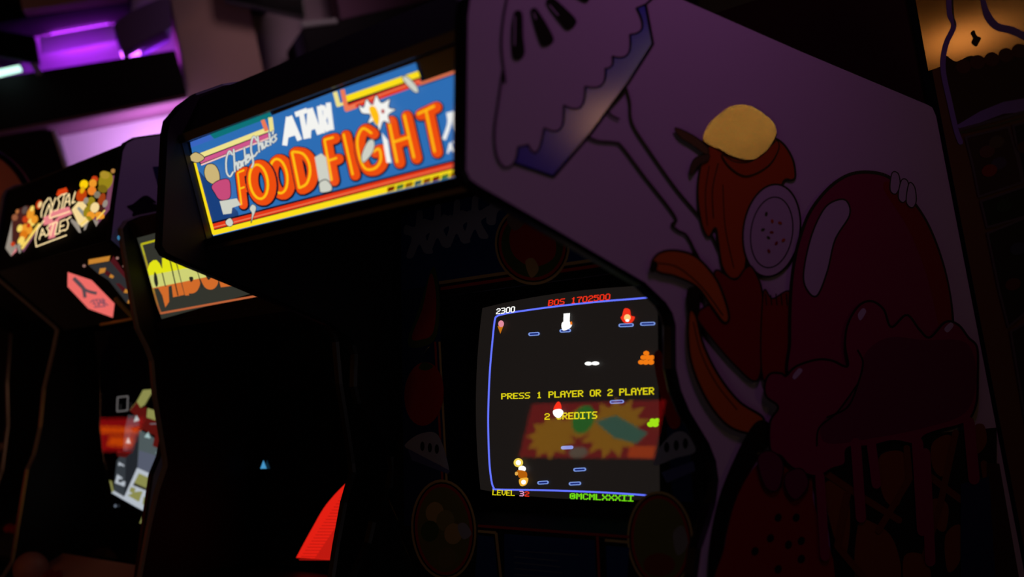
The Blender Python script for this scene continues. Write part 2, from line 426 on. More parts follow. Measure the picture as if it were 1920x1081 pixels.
span(FF, 'top_panel', xi0, xi1, [(0.846, 1.500), (0.178, 1.716), (0.02, 1.765), (-0.02, 1.774), (-0.085, 1.772)], BLACK, t=0.012)
span(FF, 'visor_board', xi0, xi1, [(-0.085, 1.772), (-0.135, 1.764), (MY - 0.012, 1.712)], pm('visor_black', (16, 14, 14), 0.6, 0, 0.2), t=0.012)
span(FF, 'speaker_panel', xi0, xi1, [(MY - 0.016, 1.556), (0.2, 1.556)], FLATBLK, t=0.010)
span(FF, 'back_panel', xi0, xi1, [(0.846, 0.0), (0.846, 1.498)], BLACK, t=0.012)
# marquee retainers
mb = MB(); mb.box((xi0, MY - 0.014, 1.550), (xi1, MY - 0.004, 1.5665)); mb.box((xi0, MY - 0.014, 1.704), (xi1, MY - 0.004, 1.716)); mb.box((xi0, MY - 0.012, 1.56), (xi0 + 0.0015, MY - 0.004, 1.71))
mb.build('marquee_frame', pm('retainer_black', (34, 28, 26), 0.4, 0, 0.4), FF)

# --- marquee artwork
MP = Plane((0, MY, 1.64), (0, -1, 0))
mq = MB(); mq.box((xi0, MY + 0.002, 1.560), (xi1, MY + 0.006, 1.712))
mq = mq.build('marquee', pm('dark_plexiglass', (14, 12, 12), 0.3), FF)
A = Art(MP, (330, 80, 0.35142), 0.00003)
BLU = em((44, 108, 178)); BLUD = em((24, 62, 122)); YEL = em((252, 222, 24)); CRM = em((238, 224, 140)); RED = em((226, 52, 18)); PNK = em((206, 84, 138))
SAL = em((236, 122, 84)); WHT = em((244, 244, 240)); NAV = em((10, 14, 34)); ORG = em((236, 76, 14)); OYE = em((255, 190, 20)); TEAL = em((10, 112, 118))
A.poly([(76, 530), (500, 368), (512, 388), (840, 262), (880, 247), (1280, 106), (1302, 192), (1310, 214), (1560, 132), (1600, 690), (198, 1032), (150, 880), (92, 622)], BLU)
A.poly([(92, 650), (200, 770), (330, 900), (340, 945), (190, 985), (150, 850)], BLUD)  # tube falloff painted into the sign as a darker blue corner
A.poly([(76, 530), (180, 490), (200, 515), (80, 560)], em((56, 100, 190)))
A.poly([(182, 489), (500, 368), (510, 396), (350, 455), (205, 512)], TEAL)
def stripe(a, b, wd, m): A.line([a, b], wd, m, caps=False)
stripe((120, 628), (490, 482), 50, NAV); stripe((104, 612), (492, 462), 26, CRM); stripe((128, 634), (500, 490), 22, PNK); stripe((134, 652), (505, 505), 8, em((250, 200, 190)))
stripe((503, 398), (512, 474), 24, CRM); stripe((462, 412), (484, 470), 22, SAL)
stripe((900, 318), (1303, 178), 62, NAV)
stripe((900, 302), (1298, 166), 34, YEL); stripe((906, 350), (1306, 206), 32, RED); stripe((906, 345), (1306, 201), 7, SAL)
stripe((848, 262), (868, 338), 24, CRM); stripe((860, 336), (892, 325), 16, CRM)
stripe((887, 250), (912, 362), 24, SAL); stripe((904, 360), (960, 340), 20, SAL)
stripe((1300, 224), (1560, 133), 20, NAV); stripe((1300, 220), (1560, 130), 13, SAL)
stripe((185, 992), (1600, 627), 64, NAV); stripe((180, 985), (1600, 621), 30, RED); stripe((184, 989), (1600, 625), 6, SAL)
stripe((196, 1015), (1600, 664), [26, 40], YEL)
stripe((98, 640), (200, 1020), 18, YEL)
# upright block lettering
def block(strokes, wd, m):
    for st in strokes: A.line(st, wd, m, caps=False)
block([[(580, 548), (600, 396)], [(606, 392), (660, 520)], [(592, 494), (634, 480)], [(612, 420), (612, 480)], [(636, 384), (700, 360)], [(668, 372), (694, 512)],
       [(706, 508), (714, 352)], [(716, 350), (766, 488)], [(712, 456), (750, 442)], [(728, 380), (728, 440)], [(764, 338), (782, 482)], [(766, 344), (796, 350)], [(796, 346), (800, 400)], [(800, 396), (774, 412)], [(784, 408), (812, 472)],
       [(812, 320), (830, 466)]], 27, WHT)
A.line(ell(812, 326, 5, 5, 0, 10), 2, WHT, closed=True, caps=False)
# balloon lettering
def balloon(strokes, wd=58):
    for st in strokes: A.line([(p[0] + 3, p[1] + 3) for p in st], wd + 15, NAV)
    for st in strokes: A.line(st, wd, ORG)
    for st in strokes:
        A.line([(p[0] - wd * 0.24, p[1] - wd * 0.08) for p in st], wd * 0.21, OYE)
balloon([[(340, 700), (360, 865)], [(345, 695), (372, 684)], [(352, 782), (374, 774)]], 46)
balloon([ell(562, 716, 46, 92, -8, 24) + [ell(562, 716, 46, 92, -8, 24)[0]]], 60)
balloon([ell(456, 746, 48, 92, -8, 24) + [ell(456, 746, 48, 92, -8, 24)[0]]], 62)
balloon([[(634, 590), (672, 778)], sm([(640, 586), (690, 596), (722, 640), (730, 700), (712, 756), (676, 778)], 4, False)], 62)
balloon([[(806, 524), (844, 736)], [(806, 522), (850, 510)], [(826, 634), (868, 620)]], 56)
balloon([[(908, 494), (956, 706)]], 56)
balloon([sm([(1056, 486), (1010, 462), (982, 520), (992, 610), (1024, 676), (1076, 674), (1106, 630), (1098, 572), (1066, 586)], 4, False)], 58)
balloon([[(1150, 420), (1194, 640)], [(1232, 392), (1284, 616)], [(1176, 534), (1252, 510)]], 60)
balloon([[(1306, 384), (1390, 344)], [(1348, 366), (1394, 584)]], 60)
# handwritten line above
HW = [[(300, 596), (284, 578), (268, 622), (270, 690), (288, 714), (304, 690)], [(308, 570), (314, 686)], [(313, 660), (323, 638), (330, 676)], [(345, 640), (335, 634), (334, 664), (346, 662), (346, 634), (350, 660)],
      [(354, 632), (358, 656)], [(356, 636), (364, 624)], [(364, 560), (372, 648)], [(374, 620), (384, 612), (380, 598), (374, 616), (380, 640), (390, 626)], [(390, 596), (396, 622), (406, 596)], [(406, 592), (412, 640), (404, 664)],
      [(430, 520), (416, 500), (402, 530), (402, 586), (416, 606), (434, 584)], [(436, 500), (444, 582)], [(442, 552), (452, 534), (460, 568)], [(462, 534), (468, 562), (478, 548), (478, 524)], [(494, 528), (484, 526), (482, 548), (494, 548)],
      [(498, 484), (504, 544)], [(504, 524), (516, 502)], [(506, 522), (520, 532)], [(518, 472), (516, 486)], [(534, 490), (524, 500), (536, 512), (526, 526)]]
for st in HW: A.line(sm(st, 3, False) if len(st) > 2 else st, 13, em((50, 60, 70)))
for st in HW: A.line(sm(st, 3, False) if len(st) > 2 else st, 9, em((214, 218, 214)))
# three-pronged emblem and the lettering under it
block([[(1474, 366), (1496, 506)]], 22, WHT)
A.line(sm([(1452, 372), (1458, 430), (1430, 516)], 5, False), [20] * 12, WHT, caps=False)
A.line(sm([(1494, 366), (1506, 430), (1536, 480)], 5, False), [20] * 12, WHT, caps=False)
block([[(1450, 590), (1462, 536)], [(1464, 534), (1478, 582)], [(1454, 570), (1472, 566)], [(1472, 532), (1500, 524)], [(1486, 530), (1494, 580)], [(1502, 578), (1510, 522)], [(1510, 520), (1526, 572)], [(1504, 556), (1522, 552)],
       [(1534, 516), (1542, 568)], [(1534, 518), (1552, 520)], [(1552, 518), (1552, 540)], [(1552, 538), (1538, 544)], [(1542, 544), (1562, 562)], [(1570, 506), (1578, 560)]], 10, WHT)
# plain food stand-ins where the sign carries small figures
PAP = em((206, 208, 196)); TAN = em((204, 180, 120)); ROS = em((198, 74, 120)); OUT = em((22, 26, 34))
A.blob([(68, 618), (100, 584), (140, 600), (150, 620), (110, 640)], TAN, OUT, 4)
A.blob([(150, 690), (165, 650), (205, 650), (230, 690), (232, 740), (205, 756), (165, 735)], TAN, OUT, 4)          # bun
A.blob([(190, 765), (225, 735), (280, 728), (292, 780), (285, 830), (235, 838), (205, 800)], ROS, OUT, 4)          # drink carton
A.poly([(232, 845), (325, 830), (345, 865), (300, 880), (296, 910), (252, 916)], PAP)                               # napkin
A.blob([(265, 950), (290, 935), (306, 960), (292, 980), (270, 972)], PAP, OUT, 3)
A.blob([(392, 885), (408, 862), (428, 880), (412, 930), (400, 962), (404, 910)], PAP, OUT, 3)                       # spoon
A.poly([(740, 610), (775, 590), (800, 610), (822, 740), (790, 762), (762, 740)], PAP)                               # milk bottle
A.blob([(765, 745), (800, 730), (830, 760), (828, 790), (775, 800), (765, 780)], PAP, OUT, 5)
A.blob([(975, 330), (1000, 345), (1016, 300), (1046, 330), (1068, 280), (1096, 320), (1140, 300), (1136, 345), (1172, 356), (1134, 385), (1140, 430), (1106, 420), (1086, 470), (1064, 420), (1024, 430), (1036, 385), (990, 375)], WHT, OUT, 5)   # cream splash
A.blob([(1030, 350), (1060, 340), (1084, 390), (1078, 440), (1056, 420)], OYE, None); A.poly(ell(1104, 366, 9, 12), em((180, 60, 60))); A.poly(ell(1050, 322, 7, 8), em((180, 60, 60)))
A.poly([(1098, 480), (1130, 520), (1142, 600), (1150, 640), (1124, 640), (1110, 560)], WHT)
A.blob([(1020, 530), (1050, 515), (1060, 550), (1040, 600), (1000, 640), (990, 600)], PAP, OUT, 4)
A.blob([(1208, 190), (1230, 178), (1280, 225), (1294, 262), (1272, 264), (1236, 230)], PAP, OUT, 4)
for k in range(9):                                                                                                  # reflected bits of colour painted along the lower edge
    x = 1130 + k * 48; A.poly([(x, 772 - k * 11), (x + 40, 762 - k * 11), (x + 34, 786 - k * 11), (x - 4, 798 - k * 11)], em([(150, 40, 14), (90, 150, 70), (190, 130, 20), (70, 120, 130), (170, 90, 20)][k % 5], 0.5))
A.build('marquee_artwork', mq)

# --- bezel, screen, glass
t_ = 0.335; NZ = Vector((0, -math.cos(t_), math.sin(t_)))
SY, SZ = 0.1663, 1.2221
BZ = Plane((0, SY - 0.10, SZ), NZ)
def bz_quad(plane, x0, x1, z0, z1, lift=0): return [plane.on(x0, z0, lift), plane.on(x1, z0, lift), plane.on(x1, z1, lift), plane.on(x0, z1, lift)]
wx0, wx1, wz0, wz1 = -0.545, -0.085, 1.072, 1.398
bx = MB()
def rect(x0, x1, z0, z1): bx.slab(bz_quad(BZ, x0, x1, z0, z1), -NZ * 0.004)
zb0, zb1 = 0.955, 1.553
rect(xi0, wx0, zb0, zb1); rect(wx1, xi1, zb0, zb1); rect(wx0, wx1, zb0, wz0); rect(wx0, wx1, wz1, zb1)
bzo = bx.build('bezel', pm('bezel_black', (12, 11, 13), 0.8, 0, 0.1), FF)
B = Art(BZ)
bnav = ink((22, 44, 92)); bred = ink((140, 28, 24)); btan = ink((158, 128, 78)); bwht = ink((132, 128, 138)); bgrn = ink((60, 74, 34)); bolv = ink((96, 90, 44)); bblk = ink((8, 8, 8)); bpur = ink((70, 70, 110))
B.poly([(752, 400), (1000, 340), (1190, 440), (1160, 484), (823, 533), (752, 545)], bnav)
B.poly([(752, 545), (823, 535), (835, 985), (758, 985)], ink((16, 30, 66)))
B.line([(823, 530), (1162, 480)], 6, btan, caps=False); B.line([(826, 541), (1165, 491)], 6, bred, caps=False)
B.line([(816, 640), (834, 990)], 4, bred, caps=False); B.line([(824, 640), (842, 990)], 4, btan, caps=False)
for cx, cy in ((786, 440), (820, 428), (856, 420), (890, 412)):                                                      # a row of paper splats
    B.blob([(cx - 4, cy - 42), (cx + 6, cy - 44), (cx + 8, cy - 18), (cx + 26, cy - 26), (cx + 24, cy - 8), (cx + 12, cy + 4), (cx + 26, cy + 32), (cx + 10, cy + 34), (cx, cy + 18), (cx - 12, cy + 42), (cx - 24, cy + 40), (cx - 14, cy + 6), (cx - 28, cy - 2), (cx - 26, cy - 18), (cx - 8, cy - 16)], bwht)
B.blob([(920, 380), (950, 372), (958, 388), (934, 396), (928, 420), (912, 416)], bwht)
def medal(cx, cy, rx, ry, rot=0, inner=bolv):
    B.poly(ell(cx, cy, rx, ry, rot, 36), btan); B.poly(ell(cx, cy, rx - 4, ry - 5, rot, 36), bblk); B.poly(ell(cx, cy, rx - 7, ry - 8, rot, 36), bred); B.poly(ell(cx, cy, rx - 12, ry - 14, rot, 36), inner)
medal(998, 458, 70, 76, -10, bgrn)
B.blob([(965, 420), (1000, 408), (1035, 430), (1040, 480), (1000, 500), (965, 480), (955, 448)], bred); B.blob([(985, 490), (1000, 484), (1010, 505), (995, 520)], btan); B.blob([(950, 410), (972, 396), (985, 414), (965, 432)], ink((110, 90, 80)))
B.blob([(812, 500), (824, 560), (818, 630), (790, 650), (764, 642), (785, 580)], bgrn); B.blob([(808, 512), (818, 560), (812, 622), (790, 636), (772, 632), (792, 578)], ink((150, 36, 36)))
B.poly(ell(795, 738, 37, 60, 4), ink((142, 24, 22))); B.blob([(785, 690), (795, 678), (812, 686), (800, 694)], bgrn)
B.blob([(762, 830), (790, 812), (822, 816), (842, 880), (826, 872), (766, 842)], bwht); B.poly([(764, 840), (844, 882), (840, 888), (772, 862)], bpur)
for x in (792, 806, 819): B.poly(ell(x, 836 + (x - 792) * .2, 4, 9, 0, 12), bblk)
medal(832, 992, 61, 94, -4)
for i, (x, y) in enumerate(((815, 960), (835, 975), (820, 1020), (850, 1000), (838, 1045), (806, 995))): B.poly(ell(x, y, 17, 20, 10, 14), [btan, ink((120, 110, 60)), bolv, btan, ink((104, 92, 50)), bgrn][i])
B.blob([(858, 985), (872, 980), (884, 1000), (868, 1010)], bwht)
medal(1238, 1012, 62, 92, -4)
B.blob([(1262, 1000), (1280, 985), (1290, 1020), (1270, 1040)], ink((120, 112, 110))); B.poly(ell(1236, 1058, 30, 22, 0, 14), ink((110, 44, 24)))
B.line([(896, 985), (1180, 1006)], 5, bred, caps=False); B.line([(896, 995), (930, 998), (940, 1090)], 5, btan, caps=False); B.line([(1120, 1005), (1124, 1090)], 5, bred, caps=False); B.line([(1134, 1012), (1180, 1016)], 5, btan, caps=False)
B.poly([(945, 1000), (1116, 1012), (1118, 1090), (946, 1090)], bnav); B.poly([(896, 1002), (926, 1006), (934, 1090), (890, 1090)], bnav); B.poly([(1136, 1022), (1180, 1026), (1176, 1090), (1138, 1090)], bnav)
for k in range(5): B.line([(964, 1032 + k * 11), (1085 - (k * 37) % 40, 1040 + k * 11)], 2.2, ink((80, 84, 100)), caps=False)
B.blob([(1226, 872), (1236, 840), (1262, 812), (1284, 810), (1300, 830), (1302, 848), (1268, 858)], bwht); B.poly([(1240, 885), (1300, 864), (1304, 882), (1250, 905)], bpur)
for x in (1250, 1268, 1285): B.poly(ell(x, 838 - (x - 1250) * .2, 5, 10, 0, 12), bblk)
B.blob([(1226, 670), (1240, 660), (1256, 720), (1276, 790), (1256, 800), (1238, 740)], bred)
B.poly([(1250, 800), (1290, 788), (1300, 940), (1262, 940)], ink((16, 30, 66)), 0.5)
B.build('bezel_artwork', bzo)
# shroud and tube
CR = Plane((-W / 2, SY, SZ), NZ, 0.010, 0.27)
CF = Plane((-W / 2, SY + 0.008, SZ), NZ)
sh = MB()
win = bz_quad(BZ, wx0, wx1, wz0, wz1, -0.004); tub = bz_quad(CF, -0.535, -0.10, SZ - 0.165, SZ + 0.165)
for i in range(4):
    j = (i + 1) % 4; sh.add([win[i], win[j], tub[j], tub[i]], [(0, 1, 2, 3)])
sh.build('screen_shroud', FLATBLK, FF)
hw, hh = 0.205, 0.152
tv = []; N = 14
Uv = Vector((1, 0, 0)); Vv = Vector((0, math.sin(t_), math.cos(t_)))
def crt_face(cx, pl, hw, hh, mat, parent, name='screen', b=0.010, rad=0.27):
    vs = []; fs = []
    for j in range(N + 1):
        for i in range(N + 1):
            a, c = -1 + 2 * i / N, -1 + 2 * j / N
            sx = a * math.sqrt(1 - 0.10 * c * c); sy = c * math.sqrt(1 - 0.10 * a * a)
            e = Uv * (sx * hw) + Vv * (sy * hh)
            vs.append(pl.p + e + pl.n * (b * (1 - e.length_squared / rad ** 2)))
    for j in range(N):
        for i in range(N): k = j * (N + 1) + i; fs.append((k, k + 1, k + N + 2, k + N + 1))
    return mesh_obj(name, vs, fs, [mat], parent, None, True)
scr = crt_face(-W / 2, CR, hw, hh, em((27, 23, 21)), FF)
mesh_obj('tube_surround', bz_quad(CF, -0.56, -0.075, SZ - 0.19, SZ + 0.19), [(0, 1, 2, 3)], [FLATBLK], FF)
G = Art(CR, (860, 500, 0.4441), 0.0001)
sblu = em((96, 112, 250), 1.3); sred = em((255, 52, 26)); syel = em((236, 222, 20)); swht = em((255, 255, 250), 1.3); sgrn = em((120, 235, 20)); sorg = em((255, 130, 20)); spal = em((130, 160, 235))
G.line(sm([(905, 117), (785, 131), (600, 146), (400, 168), (240, 190), (186, 200), (162, 208), (152, 228), (141, 330), (131, 450), (125, 600), (125, 700), (130, 830), (139, 905), (148, 932), (160, 939), (300, 941), (450, 945), (620, 952), (785, 963), (905, 974)], 4, False), 7.5, sblu)
G.line(sm([(905, 117), (925, 150), (940, 400), (945, 600), (935, 850), (905, 974)], 5, False), 7.5, sblu)
G.text('2300', (160, 176), (238, 166), (236, 191), (158, 200), swht)
G.text('BOS 1702500', (380, 140), (640, 112), (638, 139), (377, 165), sred)
G.text('PRESS 1 PLAYER OR 2 PLAYER', (180, 534), (824, 508), (824, 538), (180, 559), syel)
G.text('2 CREDITS', (363, 618), (584, 610), (584, 640), (363, 645), syel)
G.text('LEVEL', (144, 940), (237, 943), (236, 966), (142, 963), syel)
G.text('3', (257, 945), (275, 946), (275, 968), (257, 967), em((250, 170, 220)))
G.text('2', (279, 947), (297, 948), (297, 969), (279, 968), sred)
G.text('©MCMLXXXII', (470, 954), (738, 964), (737, 990), (469, 979), sgrn)
def hole(x, y, r=22, fill=False):
    G.line([(x - r + 5, y + 1), (x + r - 5, y - 1)], 15, spal)
    if not fill: G.line([(x - r + 7, y + 1), (x + r - 7, y - 1)], 7, em((20, 36, 120)))
for h in ((318, 283), (450, 269), (707, 246, 30), (798, 240, 30), (668, 569, 28), (458, 762, 24, True), (511, 855, 25), (356, 910, 22), (491, 914, 24)): hole(*h)
# tiny dishes of food on the playfield
G.poly([(443, 197), (470, 195), (468, 235), (442, 238)], swht); G.blob([(435, 238), (455, 228), (478, 238), (470, 258), (440, 268)], swht)
G.poly([(470, 232), (478, 230), (480, 242), (472, 246)], sorg)
G.blob([(690, 205), (700, 176), (722, 180), (728, 205), (744, 212), (730, 235), (700, 236), (684, 215)], sred); G.poly(ell(712, 214, 14, 14), em((255, 200, 120), 1.2)); G.poly(ell(712, 226, 8, 6), swht)
for x, y, r in ((792, 364, 10), (780, 382, 10), (800, 382, 11), (770, 402, 10), (790, 402, 11), (812, 402, 11), (816, 382, 10)): G.poly(ell(x, y, r + 3, r, 0, 12), sorg)
G.poly(ell(548, 408, 16, 8), swht); G.poly(ell(577, 407, 17, 8), swht)
G.poly([(164, 250), (190, 246), (176, 282)], em((210, 120, 20))); G.poly(ell(179, 240, 12, 14), em((240, 150, 170)))
G.blob([(400, 602), (416, 570), (430, 575), (432, 602)], sred); G.blob([(400, 605), (430, 600), (442, 615), (424, 638), (402, 626)], swht)
G.poly(ell(252, 826, 20, 19), em((255, 225, 90))); G.poly(ell(252, 826, 11, 11), swht); G.poly(ell(268, 852, 16, 13), swht); G.blob([(248, 858), (284, 864), (288, 888), (268, 895), (252, 884)], em((190, 100, 10))); G.blob([(256, 896), (292, 890), (286, 918), (262, 924)], em((255, 190, 60))); G.poly(ell(274, 908, 10, 10), swht); G.poly(ell(244, 872, 7, 8), em((240, 180, 80)))
for x, y, r in ((818, 648, 9), (810, 664, 12), (830, 664, 12), (838, 648, 10)): G.poly(ell(x, y, r + 3, r, 0, 12), em((150, 235, 20)))
G.build('screen_picture', scr)
mesh_obj('bezel_glass', bz_quad(BZ, xi0, xi1, zb0 + 0.01, zb1 - 0.002, 0.010), [(0, 1, 2, 3)], [glass_mat()], FF)
span(FF, 'glass_ledge', xi0, xi1, [(-0.028, 0.962), (-0.16, 0.935)], BLACK, t=0.012)
controls(FF, xi0, xi1, -0.19, 0.872, -0.05, 0.93, BLACK)
coin_front(FF, xi0, xi1, -0.085, 0.83)

# --- artwork on the near side: food printed in glossy ink on matt white vinyl
SP = Plane((0.0006, 0, 0), (1, 0, 0))
D = Art(SP, (860, 0, 0.4441), 0.00006)
kblk = ink((14, 12, 14), 0.5); kbrn = ink((20, 14, 14), 0.4)
tin = pm('tin_foil_ink', (64, 62, 220), 0.15, 0.0, 1.0); gold = pm('golden_foil_ink', (246, 212, 128), 0.14, 0.8, 0.5, 0.14, 900); korg = ink((196, 88, 26)); kora = ink((210, 112, 34)); kred = ink((150, 24, 26)); kmag = ink((150, 30, 78)); kdk = ink((118, 26, 70))
klil = ink((206, 197, 205), 0.9); kyel = ink((190, 120, 40))
scal = []
cusps = [(245, 665), (252, 620), (292, 611), (362, 540), (445, 445), (535, 365), (620, 290), (650, 238), (724, 146), (752, 34)]
bul = [(250, 640), (280, 616), (336, 706), (456, 596), (540, 500), (630, 392), (662, 286), (740, 268), (812, 142)]   # pie-crust lobes
for (a, b, m) in zip(cusps[:-1], cusps[1:], bul):
    for j in range(10):
        t = j / 10; scal.append(tuple((1 - t) ** 2 * a[q] + 2 * t * (1 - t) * m[q] + t * t * b[q] for q in (0, 1)))
scal.append(cusps[-1])
D.poly(scal + [(790, 20), (820, 185), (718, 345), (560, 560), (400, 745), (238, 690)], tin)
D.line(scal, 8, kblk); D.line([(752, 34), (790, 18), (822, -10)], 8, kblk)
D.line([(238, 690), (400, 745), (560, 560), (715, 350), (820, 185), (790, 20)], 11, kblk)
D.line(sm([(207, -20), (188, 80), (180, 200), (196, 345), (186, 300)], 5, False), 8, kblk)
D.line(sm([(186, 300), (168, 420), (150, 560), (160, 660), (192, 706), (228, 695), (247, 660)], 5, False), 8, kblk)
for s in ([(245, 44), (268, 58), (272, 150), (278, 225), (252, 254), (226, 235), (222, 130), (232, 62)], [(310, 36), (334, 44), (392, 140), (398, 178), (358, 196), (336, 165), (306, 60)], [(370, 4), (398, -10), (490, 75), (490, 108), (458, 126), (430, 100), (382, 36)], [(480, -24), (530, -30), (552, -4), (530, 8)]):
    D.poly(sm(s, 6), kblk)
for a, b in (((238, 70), (236, 190)), ((318, 56), (326, 80)), ((384, 22), (420, 64))): D.line([a, b], 5, klil)
hand = sm([(545, 578), (590, 596), (660, 602), (690, 620), (780, 740), (912, 912), (900, 948), (930, 976), (962, 994), (1000, 1064), (1030, 1120)], 5, False)
D.line(hand, 11, kbrn); D.line(sm([(706, 372), (722, 430), (732, 520), (800, 630), (920, 800), (1040, 945), (1100, 1060)], 5, False), 11, kbrn); D.line(sm([(628, 470), (650, 490), (676, 502)], 4, False), 9, kbrn); D.line(sm([(640, 455), (690, 400), (706, 372)], 4, False), 9, kbrn)
D.z = (1200, 160, 0.4441)
# orange sauce running down behind a plain plate, a golden bun on top
D.blob([(290, 255), (252, 360), (244, 480), (262, 590), (290, 640), (318, 600), (330, 660), (346, 760), (380, 812), (420, 808), (446, 760), (450, 640), (470, 600), (500, 640), (530, 560), (580, 470), (610, 400), (640, 400), (656, 380), (640, 300), (575, 225), (430, 200)], korg, kblk, 9)
D.line(sm([(330, 330), (306, 440), (310, 560)], 5, False), 5, kblk); D.line(sm([(350, 420), (360, 600), (396, 770)], 5, False), 4, kblk); D.line(sm([(292, 340), (276, 460), (284, 590)], 5, False), 4, kblk)
D.poly(ell(556, 612, 120, 196, 8, 48), klil); D.line(ell(556, 612, 120, 196, 8, 48), 8, kblk, closed=True, caps=False)                              # plain plate
D.line(ell(556, 620, 88, 150, 8, 40), 5, kblk, closed=True, caps=False)                                             # rim of the plate
for k in range(9): D.poly(ell(556 + 40 * math.cos(k * 2.4) * (k / 9) ** .5 * 1.4, 620 + 100 * math.sin(k * 2.4) * (k / 9) ** .5, 9, 6, k * 40, 10), [kred, ink((70, 90, 40)), korg][k % 3])
D.blob([(345, 290), (400, 322), (470, 320), (545, 262), (578, 232), (585, 270), (540, 340), (450, 382), (380, 345)], korg, kblk, 5)
D.blob([(268, 230), (290, 165), (340, 118), (392, 86), (470, 88), (556, 148), (576, 205), (546, 266), (480, 316), (400, 304), (330, 268)], gold, None)
D.line(sm([(330, 266), (400, 304), (480, 314), (546, 264), (578, 205)], 5, False), 4, kbrn)
D.blob([(150, 178), (230, 214), (286, 262), (280, 292), (222, 252), (166, 216)], ink((120, 104, 52)), kblk, 4); D.blob([(212, 344), (236, 304), (290, 290), (286, 318), (250, 336), (216, 380)], ink((96, 84, 48)), kblk, 4)
# red sauce, bananas
D.blob([(318, 780), (400, 820), (446, 770), (476, 770), (514, 860), (520, 1000), (500, 1240), (400, 1180), (250, 1000), (240, 960), (310, 900)], kred, kblk, 8)
D.blob([(520, 880), (560, 900), (632, 870), (640, 1000), (640, 1260), (520, 1240)], kred, kblk, 6)
for k in range(5): D.line([(530 + k * 22, 880 + (k % 2) * 6), (534 + k * 22, 926)], 5, kblk)
D.poly(sm([(200, 860), (250, 862), (250, 960), (225, 1000), (200, 960)], 5), kblk)
D.blob([(48, 760), (74, 712), (140, 696), (232, 720), (310, 800), (350, 880), (376, 975), (354, 1000), (300, 930), (240, 850), (150, 805), (84, 790)], kora, kblk, 10); D.line(sm([(80, 750), (160, 768), (260, 850), (350, 970)], 5, False), 5, kblk); D.poly(ell(58, 765, 16, 26, 20, 14), kblk)
# big round fruit
D.blob([(632, 1080), (636, 880), (652, 740), (676, 640), (720, 530), (800, 430), (890, 374), (990, 368), (1070, 400), (1160, 500), (1230, 620), (1290, 800), (1320, 1000), (1310, 1200), (900, 1260), (640, 1240)], kmag, kblk, 14)
D.blob([(1060, 410), (1170, 520), (1240, 650), (1296, 830), (1316, 1000), (1300, 1180), (1262, 1020), (1210, 800), (1130, 600), (1030, 440)], kred, None)
D.blob([(838, 482), (876, 492), (884, 550), (824, 650), (792, 780), (750, 884), (712, 872), (690, 800), (722, 640), (778, 520)], klil, kblk, 7)
for s in ([(1056, 440), (1064, 370), (1090, 372), (1098, 420), (1080, 458)], [(1090, 470), (1104, 400), (1130, 404), (1134, 460), (1112, 494)], [(1124, 490), (1136, 412), (1160, 430), (1166, 490), (1148, 516)]): D.blob(s, klil, kblk, 5)      # cream drops
# second banana, scoops, cone, berry
D.z = (1300, 560, 0.4821)
D.blob([(-18, 60), (8, 60), (40, 180), (100, 300), (180, 400), (272, 462), (256, 512), (200, 520), (120, 480), (40, 370), (-14, 220)], kora, kblk, 10); D.line(sm([(0, 90), (30, 210), (90, 330), (170, 430)], 5, False), 4, kblk)
D.poly(sm([(224, 500), (292, 480), (300, 560), (250, 600), (170, 760), (120, 960), (110, 1160), (60, 1160), (62, 960), (110, 740)], 6), kblk)
D.blob([(250, 640), (330, 600), (450, 650), (470, 800), (540, 1000), (560, 1160), (110, 1160), (122, 960), (170, 770)], kred, None)
for x, y in ((330, 850), (400, 850), (300, 930), (420, 940), (370, 955), (330, 1050), (420, 1010), (240, 980)): D.poly(ell(x, y, 14, 17, 20, 10), kblk)
D.poly([(500, 560), (1180, 500), (1180, 1160), (560, 1160)], ink((20, 14, 12)))
cell = [[(510, 720), (590, 730), (610, 860), (590, 1000), (540, 900)], [(720, 620), (800, 590), (830, 640), (800, 800), (740, 770)], [(640, 880), (700, 870), (780, 940), (800, 1100), (640, 1120)], [(930, 560), (1000, 530), (1010, 620), (970, 690), (930, 650)], [(930, 780), (990, 800), (980, 900), (940, 880)], [(980, 920), (1040, 880), (1040, 1010), (990, 1060)], [(1090, 500), (1130, 490), (1140, 560), (1100, 600)], [(820, 1000), (900, 1000), (920, 1100), (830, 1140)]]
for c in cell: D.poly(sm(c, 5), ink((138, 74, 28)))
for a, b in (((520, 680), (640, 760)), ((640, 760), (800, 860)), ((880, 660), (1040, 780)), ((830, 580), (840, 700)), ((840, 700), (720, 900)), ((1020, 520), (960, 800)), ((960, 800), (900, 1000)), ((1130, 640), (1200, 1080)), ((600, 760), (560, 960)), ((560, 960), (660, 1080))): D.line([a, b], 26, ink((122, 60, 26)))
D.poly([(1140, 640), (1190, 640), (1282, 1170), (1150, 1170)], ink((60, 26, 22)))
D.poly([(1040, 720), (1150, 690), (1180, 1160), (1040, 1160)], ink((20, 34, 84)))
D.blob([(278, 330), (300, 290), (345, 290), (360, 300), (400, 262), (480, 236), (540, 240), (600, 262), (590, 180), (600, 100), (640, 30), (690, 8), (740, 40), (770, 110), (830, 62), (880, 120), (920, 150), (980, 90), (1030, 100), (1070, 150), (1104, 190), (1106, 300), (1100, 410), (1060, 480), (960, 510), (900, 532), (868, 566), (780, 552), (690, 572), (600, 580), (590, 640), (540, 660), (480, 690), (400, 664), (366, 640), (340, 610), (300, 590), (298, 480), (330, 420), (284, 380)], kmag, kblk, 9)
D.blob([(640, 320), (670, 210), (760, 150), (900, 160), (1060, 170), (1100, 300), (1060, 440), (900, 500), (700, 540), (520, 560), (500, 480), (580, 420)], kdk, None)
D.line(sm([(480, 570), (490, 500), (560, 440), (640, 330)], 6, False), 7, kblk); D.line(sm([(640, 200), (660, 250), (640, 330), (600, 420), (520, 460)], 6, False), 7, kblk)
